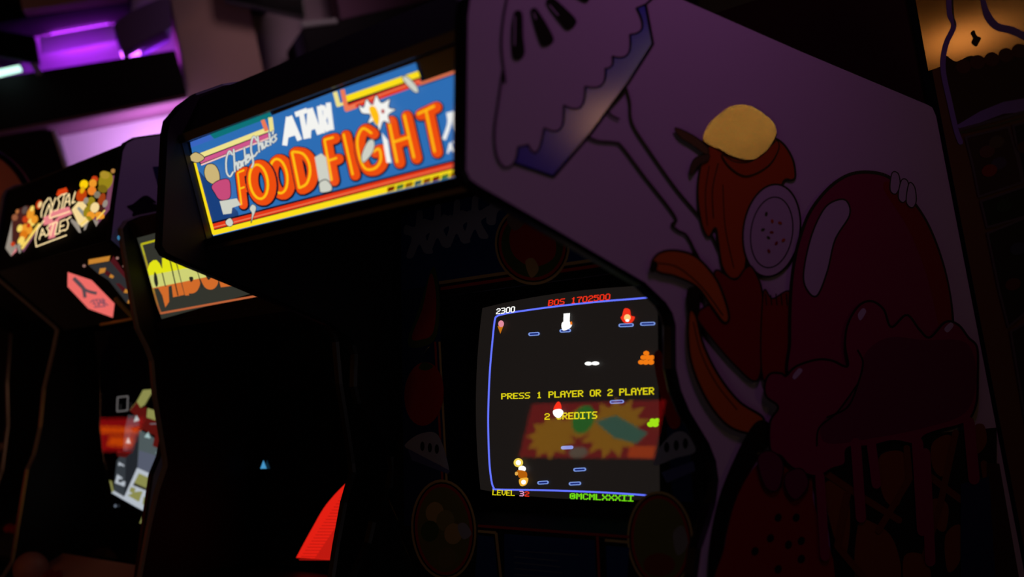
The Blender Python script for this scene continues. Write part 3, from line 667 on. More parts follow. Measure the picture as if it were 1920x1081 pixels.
for s in ([(640, 60), (660, 36), (672, 50), (650, 84)], [(386, 300), (410, 270), (424, 280), (396, 312)], [(976, 116), (1000, 92), (1012, 104), (990, 130)]): D.poly(sm(s, 4), klil)
for x, y0, y1, wd in ((640, 560, 850, 40), (700, 560, 720, 36), (880, 560, 900, 44), (910, 600, 1020, 40), (1080, 480, 700, 44), (500, 690, 1000, 36)): D.line([(x - 8, y0), (x + 12, y1)], wd, kmag)
D.blob([(250, 620), (300, 590), (350, 640), (330, 740), (280, 730)], kdk, kblk, 4); D.blob([(360, 680), (420, 660), (448, 720), (400, 780), (360, 740)], kdk, kblk, 4)
D.build('side_artwork', rp, 'dim food picture in magenta, orange and gold on pale vinyl')

# ------------------------------------------------------------------ second machine: grey marquee, yellow and orange letters
X0, X1 = -1.31, -0.675
C2 = thing('arcade_cabinet', 'second arcade machine half hidden, with dark grey marquee of yellow and orange letters', 'arcade machine', ((X0 + X1) / 2, 0.4, 0), 'arcade machines in the row')
P2 = [(0.044, 1.600), (0.048, 1.628), (0.062, 1.640), (0.09, 1.645), (0.70, 1.645), (0.72, 1.63), (0.72, 0.0), (-0.06, 0.0), (-0.06, 0.74), (-0.165, 0.85), (-0.17, 0.885), (-0.10, 0.964), (-0.055, 1.05), (-0.02, 1.11), (0.010, 1.150), (0.013, 1.164), (0.018, 1.21), (0.027, 1.293), (0.040, 1.36), (0.037, 1.39), (0.028, 1.43), (0.030, 1.46)]
side_panel(C2, X1, X1 - TH, P2, BLACK); side_panel(C2, X0, X0 + TH, P2, BLACK, GREYM)
a0, a1 = X0 + TH, X1 - TH
span(C2, 'top_panel', a0, a1, [(0.71, 1.638), (0.075, 1.638)], BLACK); span(C2, 'back_panel', a0, a1, [(0.712, 0), (0.712, 1.636)], BLACK)
m2y = 0.070
mb = MB(); mb.box((a0, m2y, 1.424), (a1, m2y + 0.006, 1.640)); m2 = mb.build('marquee', pm('dark_sign_panel', (16, 16, 15), 0.4), C2)
Q = Art(Plane((0, m2y, 1.5), (0, -1, 0)), (220, 380, 0.24058))
q0 = em((50, 51, 44))
Q.poly([(150, 262), (340, 200), (1400, -70), (1560, 560), (345, 905)], q0)
def lerpc(a, b, t): return tuple(int(a[i] + (b[i] - a[i]) * t) for i in range(3))
Q.line([(190, 322), (1330, 20)], 17, em((186, 178, 22)), caps=True)
seg = [(188, 328), (212, 410), (236, 500), (262, 600), (290, 710), (316, 800), (338, 858)]
for i in range(6): Q.line([seg[i], seg[i + 1]], 15, em(lerpc((176, 172, 40), (150, 84, 46), i / 5)))
Q.line([(340, 860), (1100, 722), (1500, 640)], 16, em((184, 96, 56)))
y1 = em((226, 226, 22)); y2 = em((206, 208, 116)); y3 = em((208, 106, 42)); dk = em((34, 35, 30))
f1 = lambda p: p[1] - (570 - (p[0] - 235) * 0.20)
f2 = lambda p: p[1] - (664 - (p[0] - 275) * 0.205)
def cutter(f):
    def c(a, b):
        fa, fb = f(a), f(b); t = fa / (fa - fb); return (a[0] + (b[0] - a[0]) * t, a[1] + (b[1] - a[1]) * t)
    return c
def banded(poly):
    Q.k += 1; k = Q.k
    t = clip(poly, lambda p: f1(p) <= 0, cutter(f1)); Q.poly(t, y1, k)
    t = clip(clip(poly, lambda p: f1(p) >= 0, cutter(f1)), lambda p: f2(p) <= 0, cutter(f2)); Q.poly(t, y2, k)
    t = clip(poly, lambda p: f2(p) >= 0, cutter(f2)); Q.poly(t, y3, k)
# big first letter with a tail, then tall condensed letters
banded([(234, 520), (252, 470), (280, 447), (306, 446), (328, 470), (352, 520), (360, 560), (372, 660), (340, 690), (318, 664), (276, 668), (255, 600)])
banded([(350, 520), (348, 432), (394, 414), (432, 640), (398, 652), (372, 640)])
banded([(318, 664), (398, 645), (404, 770), (374, 814), (350, 720)])
banded([(396, 420), (440, 406), (522, 716), (434, 736)])
Q.line([(404, 420), (472, 720)], 9, dk)
banded([(450, 410), (480, 398), (560, 720), (528, 722)])
banded(sm([(470, 400), (560, 380), (596, 440), (590, 490), (620, 520), (646, 590), (640, 650), (612, 694), (570, 706), (535, 690), (520, 600)], 4))
banded(sm([(600, 440), (650, 360), (720, 380), (770, 480), (788, 590), (772, 650), (730, 676), (680, 655), (640, 570)], 4))
banded([(730, 360), (776, 350), (838, 570), (896, 632), (888, 648), (806, 658)])
banded([(860, 330), (960, 306), (1040, 590), (930, 620)]); banded([(1000, 300), (1180, 250), (1240, 530), (1060, 580)])
Q.poly(sm([(288, 540), (306, 560), (318, 630), (304, 655), (286, 610)], 5), dk)
Q.poly(sm([(560, 580), (588, 578), (590, 602), (572, 616)], 5), dk); Q.poly(sm([(520, 470), (545, 468), (548, 492), (530, 500)], 5), dk); Q.poly(sm([(690, 560), (720, 552), (730, 580), (708, 600)], 5), dk)
Q.line([(350, 545), (372, 640)], 8, dk); Q.line([(606, 470), (660, 660)], 6, dk); Q.line([(752, 470), (800, 650)], 6, dk)
Q.build('marquee_artwork', m2)
mb = MB(); mb.box((a0, m2y - 0.008, 1.604), (a1, m2y - 0.001, 1.638)); mb.box((a0, m2y - 0.008, 1.418), (a1, m2y - 0.001, 1.432)); mb.build('marquee_frame', BLACK, C2)
span(C2, 'speaker_panel', a0, a1, [(m2y - 0.004, 1.418), (0.24, 1.36)], FLATBLK)
NZ2 = NZ
S2 = Plane(((X0 + X1) / 2, 0.20, 1.10), NZ2)
mb = MB(); mb.slab(bz_quad(S2, a0, a1, 0.90, 1.37, -0.006), -NZ * 0.01); mb.build('bezel', FLATBLK, C2)
sc2 = crt_face(0, S2, 0.26, 0.20, pm('dark_tube_glass', (12, 9, 10), 0.15), C2, b=0.004, rad=0.5)
R2 = Art(Plane(((X0 + X1) / 2, 0.20, 1.10), NZ2), step=0.0001); R2.k = 45
red2 = em((226, 30, 18)); red3 = em((190, 24, 15))
tri = sm([(555, 1045), (585, 990), (612, 945), (652, 902), (700, 862)], 5, False) + [(700, 1053), (648, 1050)]
R2.poly(tri, red2)
for k in range(24):
    y = 915 + k * 5.8
    x0 = 555 + (1045 - y) * 0.66 + 4; R2.line([(x0 + 4, y), (700, y + 1)], 1.4, em((176, 22, 14)), caps=False)
R2.poly([(590, 1046), (625, 1048), (668, 975), (668, 930)], red3)
R2.poly([(488, 878), (494, 862), (500, 878)], em((70, 150, 200)))
R2.build('screen_picture', sc2)
controls(C2, a0, a1, -0.155, 0.862, -0.02, 0.93, BLACK); span(C2, 'glass_ledge', a0, a1, [(0.12, 0.90), (-0.02, 0.93)], BLACK); coin_front(C2, a0, a1, -0.045, 0.82)
mb = MB(); mb.ball((X0 + 0.004, 0.046, 1.612), 0.006); mb.build('blue_glint', em((70, 150, 200), 0.6), C2)  # glowing bead drawn for a small blue glint

# ------------------------------------------------------------------ third machine: black marquee with castle picture
X0, X1 = -1.965, -1.33
C3 = thing('arcade_cabinet', 'third arcade machine with black marquee of glowing cream letters between castle towers', 'arcade machine', ((X0 + X1) / 2, 0.45, 0), 'arcade machines in the row')
P3 = [(0.038, 1.612), (0.066, 1.680), (0.112, 1.782), (0.124, 1.796), (0.145, 1.803), (0.76, 1.803), (0.78, 1.79), (0.78, 0.0), (-0.06, 0.0), (-0.06, 0.74), (-0.165, 0.84), (-0.17, 0.875), (-0.095, 0.941), (-0.045, 1.05), (-0.005, 1.136), (0.02, 1.165), (0.052, 1.224), (0.085, 1.31), (0.135, 1.40), (0.155, 1.44), (0.15, 1.452)]
sp3 = side_panel(C3, X1, X1 - TH, P3, pm('lilac_side_vinyl', (190, 176, 198), 0.9, 0, 0.06)); side_panel(C3, X0, X0 + TH, P3, BLACK, GREYM)
E3 = Art(Plane((X1 + 0.0006, 0, 0), (1, 0, 0)), (220, 250, 0.19435))
E3.blob([(92, 704), (150, 680), (235, 612), (290, 600), (350, 640), (380, 668), (340, 672), (400, 700), (400, 800), (160, 800), (150, 755)], ink((18, 14, 20)), None)
E3.poly([(340, 322), (420, 316), (420, 520), (385, 480)], ink((40, 38, 84)))
E3.build('side_artwork', sp3)
a0, a1 = X0 + TH, X1 - TH
N3 = Vector((0, -0.920, 0.393)).normalized(); M3 = Plane((0, 0.1, 1.747), N3)
mb = MB(); mb.slab([M3.on(a0, 1.612, -0.004), M3.on(a1, 1.612, -0.004), M3.on(a1, 1.795, -0.004), M3.on(a0, 1.795, -0.004)], -N3 * 0.006); m3 = mb.build('marquee', FLATBLK, C3)
span(C3, 'top_panel', a0, a1, [(0.77, 1.797), (0.125, 1.797)], BLACK); span(C3, 'back_panel', a0, a1, [(0.772, 0), (0.772, 1.795)], BLACK)
K = Art(M3, (0, 300, 0.18512)); 
cre = em((255, 226, 168), 1.15); gry = em((150, 140, 128)); amb = em((236, 150, 40)); yl = em((250, 214, 100)); rd = em((196, 60, 20)); ol = em((150, 130, 24)); mauve = em((120, 66, 92)); pk = em((232, 130, 136)); cr2 = em((246, 216, 150)); dkr = em((70, 30, 26))
K.poly([(55, 890), (122, 610), (172, 640), (168, 880), (112, 972)], gry); K.poly([(112, 972), (168, 880), (168, 920), (118, 960)], pk)
K.poly([(122, 620), (180, 500), (270, 460), (330, 470), (300, 640), (180, 840), (120, 880)], dkr)
for x, y, rx, ry, m in ((150, 580, 30, 34, em((150, 90, 60))), (175, 520, 16, 24, em((180, 110, 60))), (250, 505, 26, 42, em((90, 74, 70))), (260, 600, 34, 36, rd), (310, 540, 36, 60, amb), (325, 490, 20, 30, yl), (395, 450, 30, 48, rd), (405, 450, 18, 34, cr2), (320, 630, 38, 40, yl), (270, 700, 60, 56, amb), (240, 760, 40, 50, em((220, 120, 20))), (215, 820, 34, 50, yl), (200, 690, 26, 40, yl), (350, 600, 34, 44, amb), (130, 850, 22, 24, rd), (290, 660, 20, 26, rd)): K.poly(ell(x, y, rx, ry, 20, 16), m)
K.poly([(170, 870), (200, 830), (215, 930), (195, 945)], gry); K.poly([(215, 910), (390, 650), (380, 720), (240, 930)], mauve)
K.line([(225, 890), (395, 650)], 26, yl)
# right hand towers
K.poly([(990, 560), (1060, 500), (1110, 160), (1190, 150), (1165, 300), (1110, 500), (975, 670), (940, 600)], mauve)
K.poly([(720, 590), (800, 640), (820, 735), (800, 735), (715, 620)], gry); K.poly([(850, 640), (900, 610), (870, 700), (850, 715)], gry); K.poly([(940, 600), (1000, 620), (975, 675)], gry)
K.poly([(725, 500), (790, 420), (850, 420), (900, 500), (930, 560), (900, 620), (830, 680), (790, 640)], cr2); K.poly([(780, 490), (800, 470), (870, 540), (850, 580)], em((140, 140, 134)))
for x, y, rx, ry, m in ((850, 245, 42, 46, em((255, 208, 10))), (825, 355, 52, 70, em((190, 62, 10))), (835, 300, 22, 40, em((230, 170, 20))), (960, 190, 34, 30, rd), (940, 235, 40, 42, amb), (930, 310, 44, 46, em((236, 130, 40))), (1070, 210, 70, 96, ol), (1060, 150, 50, 40, em((170, 140, 40))), (1040, 290, 50, 40, em((120, 100, 20))), (1145, 110, 22, 24, em((170, 120, 60))), (1180, 140, 18, 22, pk), (985, 350, 34, 36, em((130, 120, 100))), (920, 420, 40, 50, ol), (880, 520, 34, 60, ol), (1030, 400, 34, 70, em((156, 60, 20))), (1020, 490, 40, 40, dkr), (960, 480, 44, 54, cr2), (920, 560, 44, 40, amb), (1010, 560, 50, 36, amb), (1065, 440, 24, 40, gry), (870, 410, 24, 36, gry), (900, 590, 30, 22, ol)): K.poly(ell(x, y, rx, ry, 20, 16), m)
K.line([(820, 650), (880, 600)], 16, yl); K.line([(980, 600), (1060, 510)], 14, yl)
K.poly([(570, 350), (590, 300), (672, 276), (690, 320), (590, 368)], em((214, 62, 16)))
K.poly([(440, 580), (520, 540), (540, 620), (700, 480), (735, 540), (600, 600), (560, 740), (560, 780), (490, 800), (500, 650), (440, 660)], pk)
K.poly([(500, 520), (700, 470), (720, 540), (520, 590)], pk)
lets = [[(491, 384), (445, 446), (419, 529), (419, 575)], [(452, 572), (484, 480), (500, 446), (510, 518), (502, 580)], [(505, 588), (704, 520)], [(507, 384), (532, 462)], [(564, 382), (530, 470), (522, 530)],
        [(618, 356), (584, 388), (604, 430), (584, 500), (550, 514)], [(624, 352), (676, 336)], [(652, 348), (622, 490)], [(646, 484), (676, 376), (700, 342), (706, 456)], [(672, 425), (703, 415)], [(762, 322), (730, 436), (760, 420)],
        [(445, 611), (383, 694), (357, 798), (367, 875), (673, 760)], [(398, 800), (429, 694), (462, 770)], [(412, 760), (450, 746)], [(502, 656), (474, 688), (496, 718), (488, 752), (464, 768)], [(508, 652), (572, 626)], [(543, 642), (510, 764)], [(582, 632), (556, 754), (602, 738)], [(662, 601), (612, 622), (600, 725), (650, 706)], [(612, 673), (648, 660)], [(717, 574), (676, 602), (692, 642), (682, 692), (654, 714)]]
for st in lets: K.line(st, 11, cre)
K.build('marquee_artwork', m3)
# slanted speaker panel with a pink badge and a brick tower picture, print that glows as if lit
N3s = Vector((0, -1, -0.68)).normalized(); T3 = Plane((0, 0.047, 1.610), N3s)
mb = MB(); mb.slab([T3.on(a0, 1.436), T3.on(a1, 1.436), T3.on(a1, 1.612), T3.on(a0, 1.612)], -N3s * 0.008); t3 = mb.build('speaker_panel', pm('speaker_black', (18, 17, 16), 0.6), C3)
H = Art(T3, (100, 460, 0.14803))
sal = em((236, 106, 100)); hg = em((84, 70, 76))
H.poly([(182, 336), (485, 438), (775, 735), (752, 912), (445, 800), (180, 520)], sal)
H.line(sm([(256, 412), (330, 490), (420, 570), (550, 606)], 5, False), [46] * 9 + [38] * 7, hg, caps=False)
H.line(sm([(268, 420), (350, 500), (384, 560), (402, 660)], 5, False), [42] * 16, hg, caps=False)
H.line([(300, 460), (410, 570)], 26, hg); 
hg2 = em((132, 76, 92))
for st in ([(470, 720), (500, 690), (540, 760)], [(500, 740), (520, 730)], [(520, 690), (570, 680)], [(545, 690), (575, 760)], [(580, 750), (590, 680), (630, 740)], [(596, 725), (616, 720)], [(620, 670), (650, 760)], [(620, 680), (650, 690), (640, 715), (690, 756)], [(520, 780), (660, 766)]): H.line(st, 15, hg2)
gb = em((44, 44, 46)); og = em((196, 128, 46)); mr = em((74, 18, 24))
H.poly([(440, 246), (720, 200), (1060, 570), (1000, 640), (930, 730), (860, 640), (700, 440), (560, 350)], gb)
H.poly([(720, 200), (760, 130), (1050, 560), (1100, 650), (1060, 770), (1000, 740), (1050, 580)], mr)
H.poly([(446, 178), (722, 130), (704, 196), (444, 240)], og); H.poly([(990, 590), (1056, 590), (1000, 730), (936, 730)], og); H.poly([(1056, 590), (1106, 640), (1064, 770), (1000, 740)], em((110, 28, 36)))
H.poly([(590, 290), (668, 282), (650, 340), (576, 360)], og); H.poly([(668, 310), (730, 350), (710, 400), (650, 360)], mr); H.poly([(726, 360), (770, 390), (750, 416), (706, 400)], og)
H.poly([(790, 480), (840, 480), (930, 560), (890, 600)], mr); H.poly([(912, 550), (970, 572), (940, 604), (890, 596)], og)
for x, y in ((810, 160), (895, 262), (390, 258)): H.poly(ell(x, y, 20, 18, 0, 10), em((150, 110, 100)))
H.build('speaker_artwork', t3)
mb = MB()
Ht = lambda x, y, l=0.004: T3.at(100 + x * 0.14803, 460 + y * 0.14803, l)
mb.tube([Ht(790, 670), Ht(900, 790), Ht(1040, 930)], 0.006); mb.build('trim_strip', pm('brass_trim', (230, 190, 90), 0.5, 0.3), C3)
mb = MB(); mb.tube([Ht(600, 1000), Ht(670, 988), Ht(850, 956), Ht(1000, 926)], 0.003); mb.build('trim_strip', pm('brass_trim', (230, 190, 90), 0.5, 0.3), C3)
# screen
S3 = Plane(((X0 + X1) / 2, 0.13, 1.05), NZ)
mb = MB(); mb.slab(bz_quad(S3, a0, a1, 0.905, 1.44, -0.008), -NZ * 0.01); mb.build('bezel', FLATBLK, C3)
sc3 = crt_face(0, S3, 0.235, 0.20, pm('dark_tube_glass', (12, 9, 10), 0.15), C3, b=0.004, rad=0.5); 
V = Art(S3, (160, 680, 0.27745), 0.0001); V.k = 45
olv = em((150, 150, 84)); rdk = em((92, 18, 14)); g1 = em((84, 96, 98)); g2 = em((56, 62, 68)); g3 = em((36, 40, 46)); wt = em((176, 206, 206)); wb = em((196, 204, 214))
V.poly([(290, 350), (370, 360), (360, 440), (350, 710), (262, 895), (190, 862), (212, 660), (255, 600), (268, 440)], g2)
V.poly([(318, 440), (366, 440), (352, 712), (264, 895), (275, 640)], g3)
V.poly([(366, 450), (455, 500), (545, 590), (520, 770), (480, 775), (352, 712)], g1); V.poly([(362, 590), (530, 640), (490, 775), (352, 712)], em((92, 98, 116)))
V.poly([(390, 182), (466, 176), (400, 284), (372, 302), (345, 264)], olv); V.poly([(420, 305), (560, 350), (560, 420), (515, 402), (414, 368)], olv); V.poly([(300, 318), (345, 262), (330, 320)], olv)
V.poly([(300, 320), (348, 262), (374, 304), (412, 296), (414, 370), (515, 402), (560, 420), (560, 590), (525, 590), (455, 560), (470, 490), (385, 450), (340, 470), (300, 440), (372, 420), (330, 350)], rdk)
V.poly([(215, 590), (320, 600), (270, 640), (215, 630)], em((80, 14, 12)))
V.line([(440, 412), (478, 410)], 8, em((120, 110, 116)))
for c in ([(345, 352), (366, 388), (326, 398)], [(425, 466), (440, 510), (398, 500)], [(502, 572), (528, 625), (474, 610)], [(290, 500), (306, 545), (274, 540)]): V.poly(c, wt)
for c in ([(225, 668), (262, 690), (262, 700), (240, 690), (224, 695)], [(215, 752), (250, 775), (240, 800), (270, 800), (265, 835), (200, 810)]): V.poly(c, wb)
V.poly([(222, 790), (240, 780), (248, 806), (226, 806)], g3)
V.poly([(350, 708), (490, 770), (476, 900), (440, 1010), (262, 905)], wb)
for c in ([(362, 745), (452, 785), (428, 852), (330, 808)], [(306, 838), (340, 846), (330, 884), (298, 868)], [(286, 894), (340, 870), (388, 866), (362, 938)], [(394, 905), (462, 905), (442, 985), (386, 952)], [(450, 840), (474, 850), (470, 880), (440, 870)]): V.poly(c, olv)
for c in ([(330, 808), (428, 852), (420, 866), (322, 826)], [(408, 890), (418, 930), (404, 960), (398, 930)]): V.poly(c, em((60, 58, 44)))
V.line([(182, 868), (262, 915), (350, 965), (440, 1012)], 20, wb, caps=False); V.poly([(162, 790), (178, 800), (192, 866), (180, 872)], olv)
V.line([(218, 232), (288, 224), (284, 320), (214, 328), (218, 232)], 8, em((112, 108, 108)), caps=False)
V.poly([(390, 1025), (450, 1018), (430, 1085), (366, 1082)], olv); V.poly(ell(203, 965, 9, 10), em((110, 120, 134)))
V.build('screen_picture', sc3)
mesh_obj('bezel_glass', bz_quad(Plane(((X0 + X1) / 2, 0.085, 1.10), NZ), a0, a1, 0.92, 1.43), [(0, 1, 2, 3)], [glass_mat()], C3)
BRN = pm('brown_control_overlay', (176, 120, 104), 0.7, 0, 0.2)
cp3 = controls(C3, a0, a1, -0.15, 0.885, 0.02, 0.915, BRN, ball=True); coin_front(C3, a0, a1, -0.045, 0.82)
mb = MB(); c = Plane((0, -0.07, 0.90), (0, -1, 0)).at(58, 1066); mb.ball(c, 0.040); mb.build('trackball', pm('red_brown_ball', (180, 116, 104), 0.5), cp3, smooth=True)

# ------------------------------------------------------------------ fourth machine at the left edge
X0, X1 = -2.62, -1.985
C4 = thing('arcade_cabinet', 'unlit brown round-topped arcade machine at the left edge of the row', 'arcade machine', ((X0 + X1) / 2, 0.5, 0), 'arcade machines in the row')
O4 = 0.20
P4 = [(O4 - 0.04, 1.60), (O4 - 0.01, 1.70), (O4 + 0.02, 1.75), (O4 + 0.06, 1.76), (0.88, 1.76), (0.90, 1.74), (0.90, 0.0), (0.12, 0.0), (0.12, 0.74), (0.0, 0.86), (0.0, 0.90), (0.10, 0.96), (0.17, 1.06), (0.22, 1.18), (0.25, 1.30), (0.30, 1.44), (0.20, 1.52)]
side_panel(C4, X1, X1 - TH, P4, BLACK); side_panel(C4, X0, X0 + TH, P4, BLACK)
a0, a1 = X0 + TH, X1 - TH
span(C4, 'top_panel', a0, a1, [(0.89, 1.754), (O4 + 0.03, 1.754)], BLACK); span(C4, 'back_panel', a0, a1, [(0.892, 0), (0.892, 1.752)], BLACK)
xm, rr = (a0 + a1) / 2, (a1 - a0) / 2 + TH
arch = [(xm + rr, O4 - 0.005, 1.60)] + [(xm + rr * math.cos(math.pi * k / 20), O4 - 0.005, 1.745 + 0.20 * math.sin(math.pi * k / 20)) for k in range(21)] + [(xm - rr, O4 - 0.005, 1.60)]
mb = MB(); mb.slab(arch, (0, 0.014, 0)); m4 = mb.build('marquee', pm('dull_brown_sign', (150, 84, 78), 0.7), C4)
mb = MB(); mb.tube(arch[1:-1], 0.008); mb.build('edge_molding', MOLD, m4)
span(C4, 'speaker_panel', a0, a1, [(O4, 1.60), (O4 + 0.16, 1.46)], FLATBLK)
S4 = Plane((0, O4 + 0.13, 1.10), NZ)
mb = MB(); mb.slab(bz_quad(S4, a0, a1, 0.92, 1.46, -0.004), -NZ * 0.01); b4 = mb.build('bezel', FLATBLK, C4)
Z4 = Art(S4, (0, 740, 0.31579))
tw = ink((120, 66, 48)); tw2 = ink((110, 90, 84))
for st, wd, m in (([(-20, 340), (60, 250), (130, 190), (195, 130)], 16, tw2), ([(-20, 520), (60, 440), (150, 310), (245, 190)], 18, tw), ([(30, 230), (90, 210), (60, 260)], 12, tw), ([(170, 260), (200, 250)], 16, tw), ([(-20, 290), (40, 300)], 14, tw2), ([(130, 320), (200, 420)], 8, tw2), ([(0, 560), (70, 800), (40, 860)], 12, tw2)): Z4.line(st, wd, m)
Z4.poly([(-40, 540), (80, 460), (180, 440), (150, 640), (60, 740), (-40, 760)], ink((60, 42, 38)), 0.5)
Z4.build('bezel_artwork', b4)
controls(C4, a0, a1, 0.01, 0.885, 0.20, 0.93, BLACK); coin_front(C4, a0, a1, 0.155, 0.82)

# ------------------------------------------------------------------ machine standing back to back with the nearest one
Y0 = 0.872
C5 = thing('arcade_cabinet', 'arcade machine at the right edge behind the nearest, with copper and violet side artwork', 'arcade machine', (-W / 2, Y0 + 0.42, 0))
P5 = [(Y0, 0.0), (Y0, 1.755), (Y0 + 0.01, 1.772), (Y0 + 0.03, 1.778), (Y0 + 0.78, 1.778), (Y0 + 0.84, 1.76), (Y0 + 0.90, 1.60), (Y0 + 0.72, 1.46), (Y0 + 0.66, 1.20), (Y0 + 0.72, 1.06), (Y0 + 0.94, 0.94), (Y0 + 0.94, 0.86), (Y0 + 0.78, 0.74), (Y0 + 0.78, 0.0)]
rp5 = side_panel(C5, -TH, 0.0, P5, pm('brown_side_vinyl', (112, 72, 44), 0.7, 0, 0.15)); side_panel(C5, -W, -W + TH, P5, BLACK)
span(C5, 'back_panel', xi0, xi1, [(Y0 + 0.014, 1.77), (Y0 + 0.014, 0.0)], PLY); span(C5, 'top_panel', xi0, xi1, [(Y0 + 0.78, 1.77), (Y0 + 0.03, 1.77)], BLACK)
span(C5, 'front_panel', xi0, xi1, [(Y0 + 0.77, 0.0), (Y0 + 0.77, 0.74)], BLACK); span(C5, 'control_panel', xi0, xi1, [(Y0 + 0.92, 0.90), (Y0 + 0.70, 1.05)], BLACK)
mb = MB(); mb.box((xi0, Y0 + 0.80, 1.60), (xi1, Y0 + 0.81, 1.75)); mb.build('marquee', em((120, 90, 40)), C5); span(C5, 'bezel', xi0, xi1, [(Y0 + 0.66, 1.08), (Y0 + 0.60, 1.46)], FLATBLK); span(C5, 'speaker_panel', xi0, xi1, [(Y0 + 0.70, 1.47), (Y0 + 0.82, 1.60)], FLATBLK)
U5 = Art(SP, (1660, 0, 0.44369), 0.00006)
copper = pm('copper_foil_ink', (226, 150, 60), 0.15, 0.85); vio = ink((150, 130, 205)); vdk = ink((52, 44, 60)); kbr = ink((60, 26, 24)); kst = ink((96, 84, 92))
U5.poly([(124, -20), (620, -20), (620, 260), (440, 240), (330, 250), (235, 280), (182, 300)], copper)
U5.poly(sm([(250, 240), (300, 260), (360, 235), (430, 250), (520, 225), (600, 240), (620, 300), (620, 460), (320, 540), (290, 530), (262, 380)], 5), kbr)
for x, y in ((330, 280), (390, 262), (450, 250), (510, 232), (566, 214)): U5.poly(ell(x, y, 32, 30, 0, 16), ink((96, 48, 40)))
U5.line(sm([(268, -20), (272, 60), (290, 110), (256, 190), (244, 290), (272, 430), (300, 550), (318, 600)], 5, False), 22, vio)
U5.line(sm([(408, -20), (430, 60), (470, 110), (540, 130), (620, 170)], 5, False), [18, 20, 22, 24, 26, 30] + [32] * 20, vio)
U5.line(sm([(284, -10), (288, 60), (296, 106)], 4, False), 5, kblk)
U5.blob([(362, 140), (376, 128), (386, 150), (404, 160), (396, 180), (384, 196), (366, 180), (372, 160)], kbr)
U5.poly([(300, 530), (400, 470), (500, 430), (620, 410), (620, 470), (500, 480), (320, 548)], vio); U5.line([(310, 548), (460, 508), (620, 462)], 12, kst, caps=False); U5.line([(316, 560), (470, 526), (620, 486)], 6, kblk, caps=False)
# rows of small picture panels below
def panel(pts, m): U5.poly(pts, m); U5.line(pts, 9, kst, closed=True)
panel([(340, 580), (520, 535), (556, 660), (580, 770), (396, 830), (370, 700)], ink((66, 40, 38))); panel([(540, 530), (640, 505), (640, 740), (584, 760)], ink((34, 26, 36)))
panel([(404, 850), (640, 770), (640, 900), (430, 960)], ink((30, 36, 24)))
panel([(432, 985), (640, 900), (640, 1280), (520, 1380), (480, 1220)], ink((34, 22, 26))); panel([(530, 1400), (640, 1340), (640, 1800), (600, 1820)], ink((44, 34, 40)))
for x, y, m in ((430, 640, ink((110, 70, 60))), (480, 690, ink((80, 70, 96))), (470, 600, ink((96, 84, 60))), (590, 620, ink((90, 50, 30))), (500, 870, ink((40, 70, 40))), (440, 720, kred), (560, 1050, ink((60, 70, 90))), (540, 1200, ink((100, 40, 36)))): U5.poly(ell(x, y, 34, 26, -20, 14), m)
U5.build('side_artwork', rp5, 'copper and violet printed picture panels')

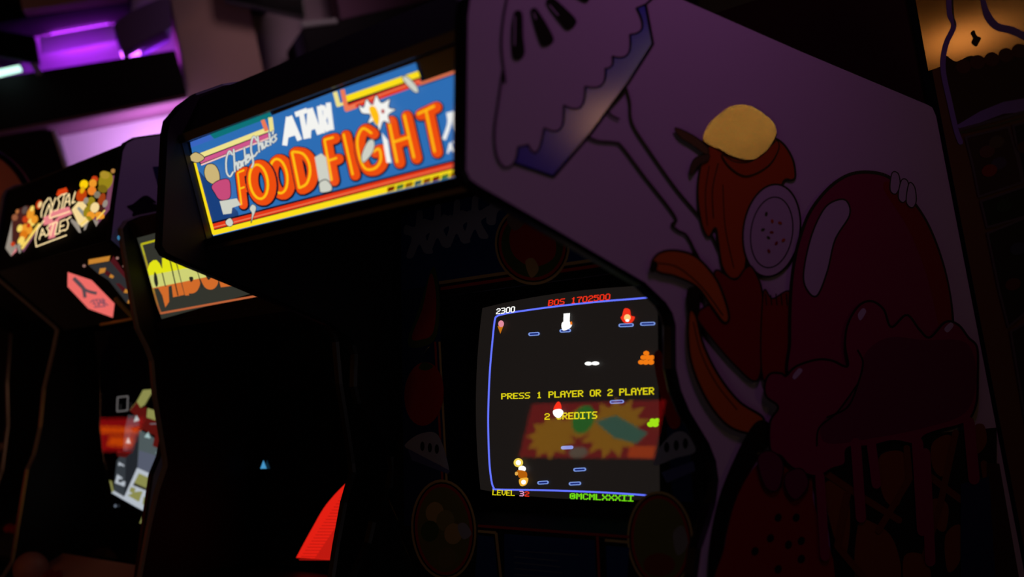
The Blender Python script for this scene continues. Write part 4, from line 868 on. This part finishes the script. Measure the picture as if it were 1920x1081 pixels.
# ------------------------------------------------------------------ the row across the aisle, seen in the glass
def opposite(xa, xb, label, deco):
    c = thing('arcade_cabinet', label, 'arcade machine', ((xa + xb) / 2, -1.95, 0), 'arcade machines across the aisle')
    prof = [(-1.48, 1.90), (-1.48, 1.68), (-1.62, 1.56), (-1.66, 1.10), (-1.42, 0.92), (-1.42, 0.86), (-1.56, 0.74), (-1.56, 0.0), (-2.3, 0.0), (-2.3, 1.90)]
    side_panel(c, xb, xb - TH, prof, BLACK); side_panel(c, xa, xa + TH, prof, BLACK)
    x0, x1 = xa + TH, xb - TH
    span(c, 'top_panel', x0, x1, [(-1.50, 1.892), (-2.29, 1.892)], BLACK, t=0.01); span(c, 'back_panel', x0, x1, [(-2.285, 0), (-2.285, 1.88)], BLACK, t=0.01)
    span(c, 'control_panel', x0, x1, [(-1.44, 0.9), (-1.65, 1.08)], BLACK); span(c, 'bezel', x0, x1, [(-1.67, 1.10), (-1.64, 1.55)], FLATBLK); span(c, 'front_panel', x0, x1, [(-1.57, 0.0), (-1.57, 0.74)], BLACK)
    mb = MB(); mb.box((x0, -1.508, 1.69), (x1, -1.50, 1.88)); m = mb.build('marquee', em((200, 22, 26), 2.8), c)
    vs, fs, mi = [], [], []
    mats = [em((250, 170, 10), 2.9), em((70, 200, 70), 2.6), em((110, 180, 150), 2.4), em((255, 90, 10), 4.0), em((230, 200, 170), 1.5)]
    for pts, k in deco:
        b = len(vs); lift = 0.0005 * (len(fs) + 1)
        for u, v in pts: vs.append((x0 + (x1 - x0) * (1 - u), -1.50 + lift, 1.69 + 0.19 * (1 - v)))
        fs.append(list(range(b, len(vs)))); mi.append(k)
    mesh_obj('marquee_artwork', vs, fs, mats, m, mi)
    return c
def burst(cx, cy, rx, ry, n=22, rot=0):
    return [(cx + rx * (1 if i % 2 else 0.68) * math.cos(rot + 2 * math.pi * i / n), cy + ry * (1 if i % 2 else 0.68) * math.sin(rot + 2 * math.pi * i / n)) for i in range(n)]
mir = lambda pts: [(1 - u, v) for u, v in pts]
opposite(-1.955, -1.32, 'arcade machine across the aisle whose red and yellow sign shows mirrored in the nearest screen',
         [(mir(burst(0.22, 0.62, 0.20, 0.44)), 0), (mir(burst(0.66, 0.48, 0.24, 0.56, 26)), 0), (mir(ell(0.42, 0.36, 0.095, 0.30)), 0), (mir(ell(0.43, 0.32, 0.08, 0.26)), 1), (mir([(0.52, 0.36), (0.66, 0.26), (0.90, 0.58), (0.84, 0.76), (0.68, 0.66)]), 2), (mir([(0.80, 0.80), (0.97, 0.80), (0.97, 1.0), (0.80, 1.0)]), 3), (mir(ell(0.45, 0.92, 0.07, 0.10)), 4)])
opposite(-5.60, -4.965, 'arcade machine far along the aisle whose red sign glows in the third screen',
         [([(0.05, 0.30), (0.95, 0.24), (0.95, 0.44), (0.05, 0.5)], 3), ([(0.1, 0.6), (0.6, 0.56), (0.6, 0.84), (0.1, 0.9)], 3)])

# warm light boxes on the right wall: their glow shows in the foil inks
for i, (y, z, ln, st, where) in enumerate(((3.70, 1.72, 0.34, 5.5, 'nearest to the row'), (4.95, 1.96, 0.8, 8.0, 'middle'), (8.45, 1.80, 0.9, 2.6, 'farthest along'))):
    t = thing('wall_light_box', 'warm yellow light box on the right wall, %s of three' % where, 'light box', (3.0, y, z), 'warm light boxes')
    mb = MB(); mb.box((2.93, y - ln / 2, z - 0.11), (3.0, y + ln / 2, z + 0.11)); mb.build('casing', BLACK, t)
    mb = MB(); mb.box((2.924, y - ln / 2 + 0.02, z - 0.095), (2.93, y + ln / 2 - 0.02, z + 0.095)); mb.build('diffuser', em((255, 180, 130) if i == 0 else (255, 212, 146), st), t)
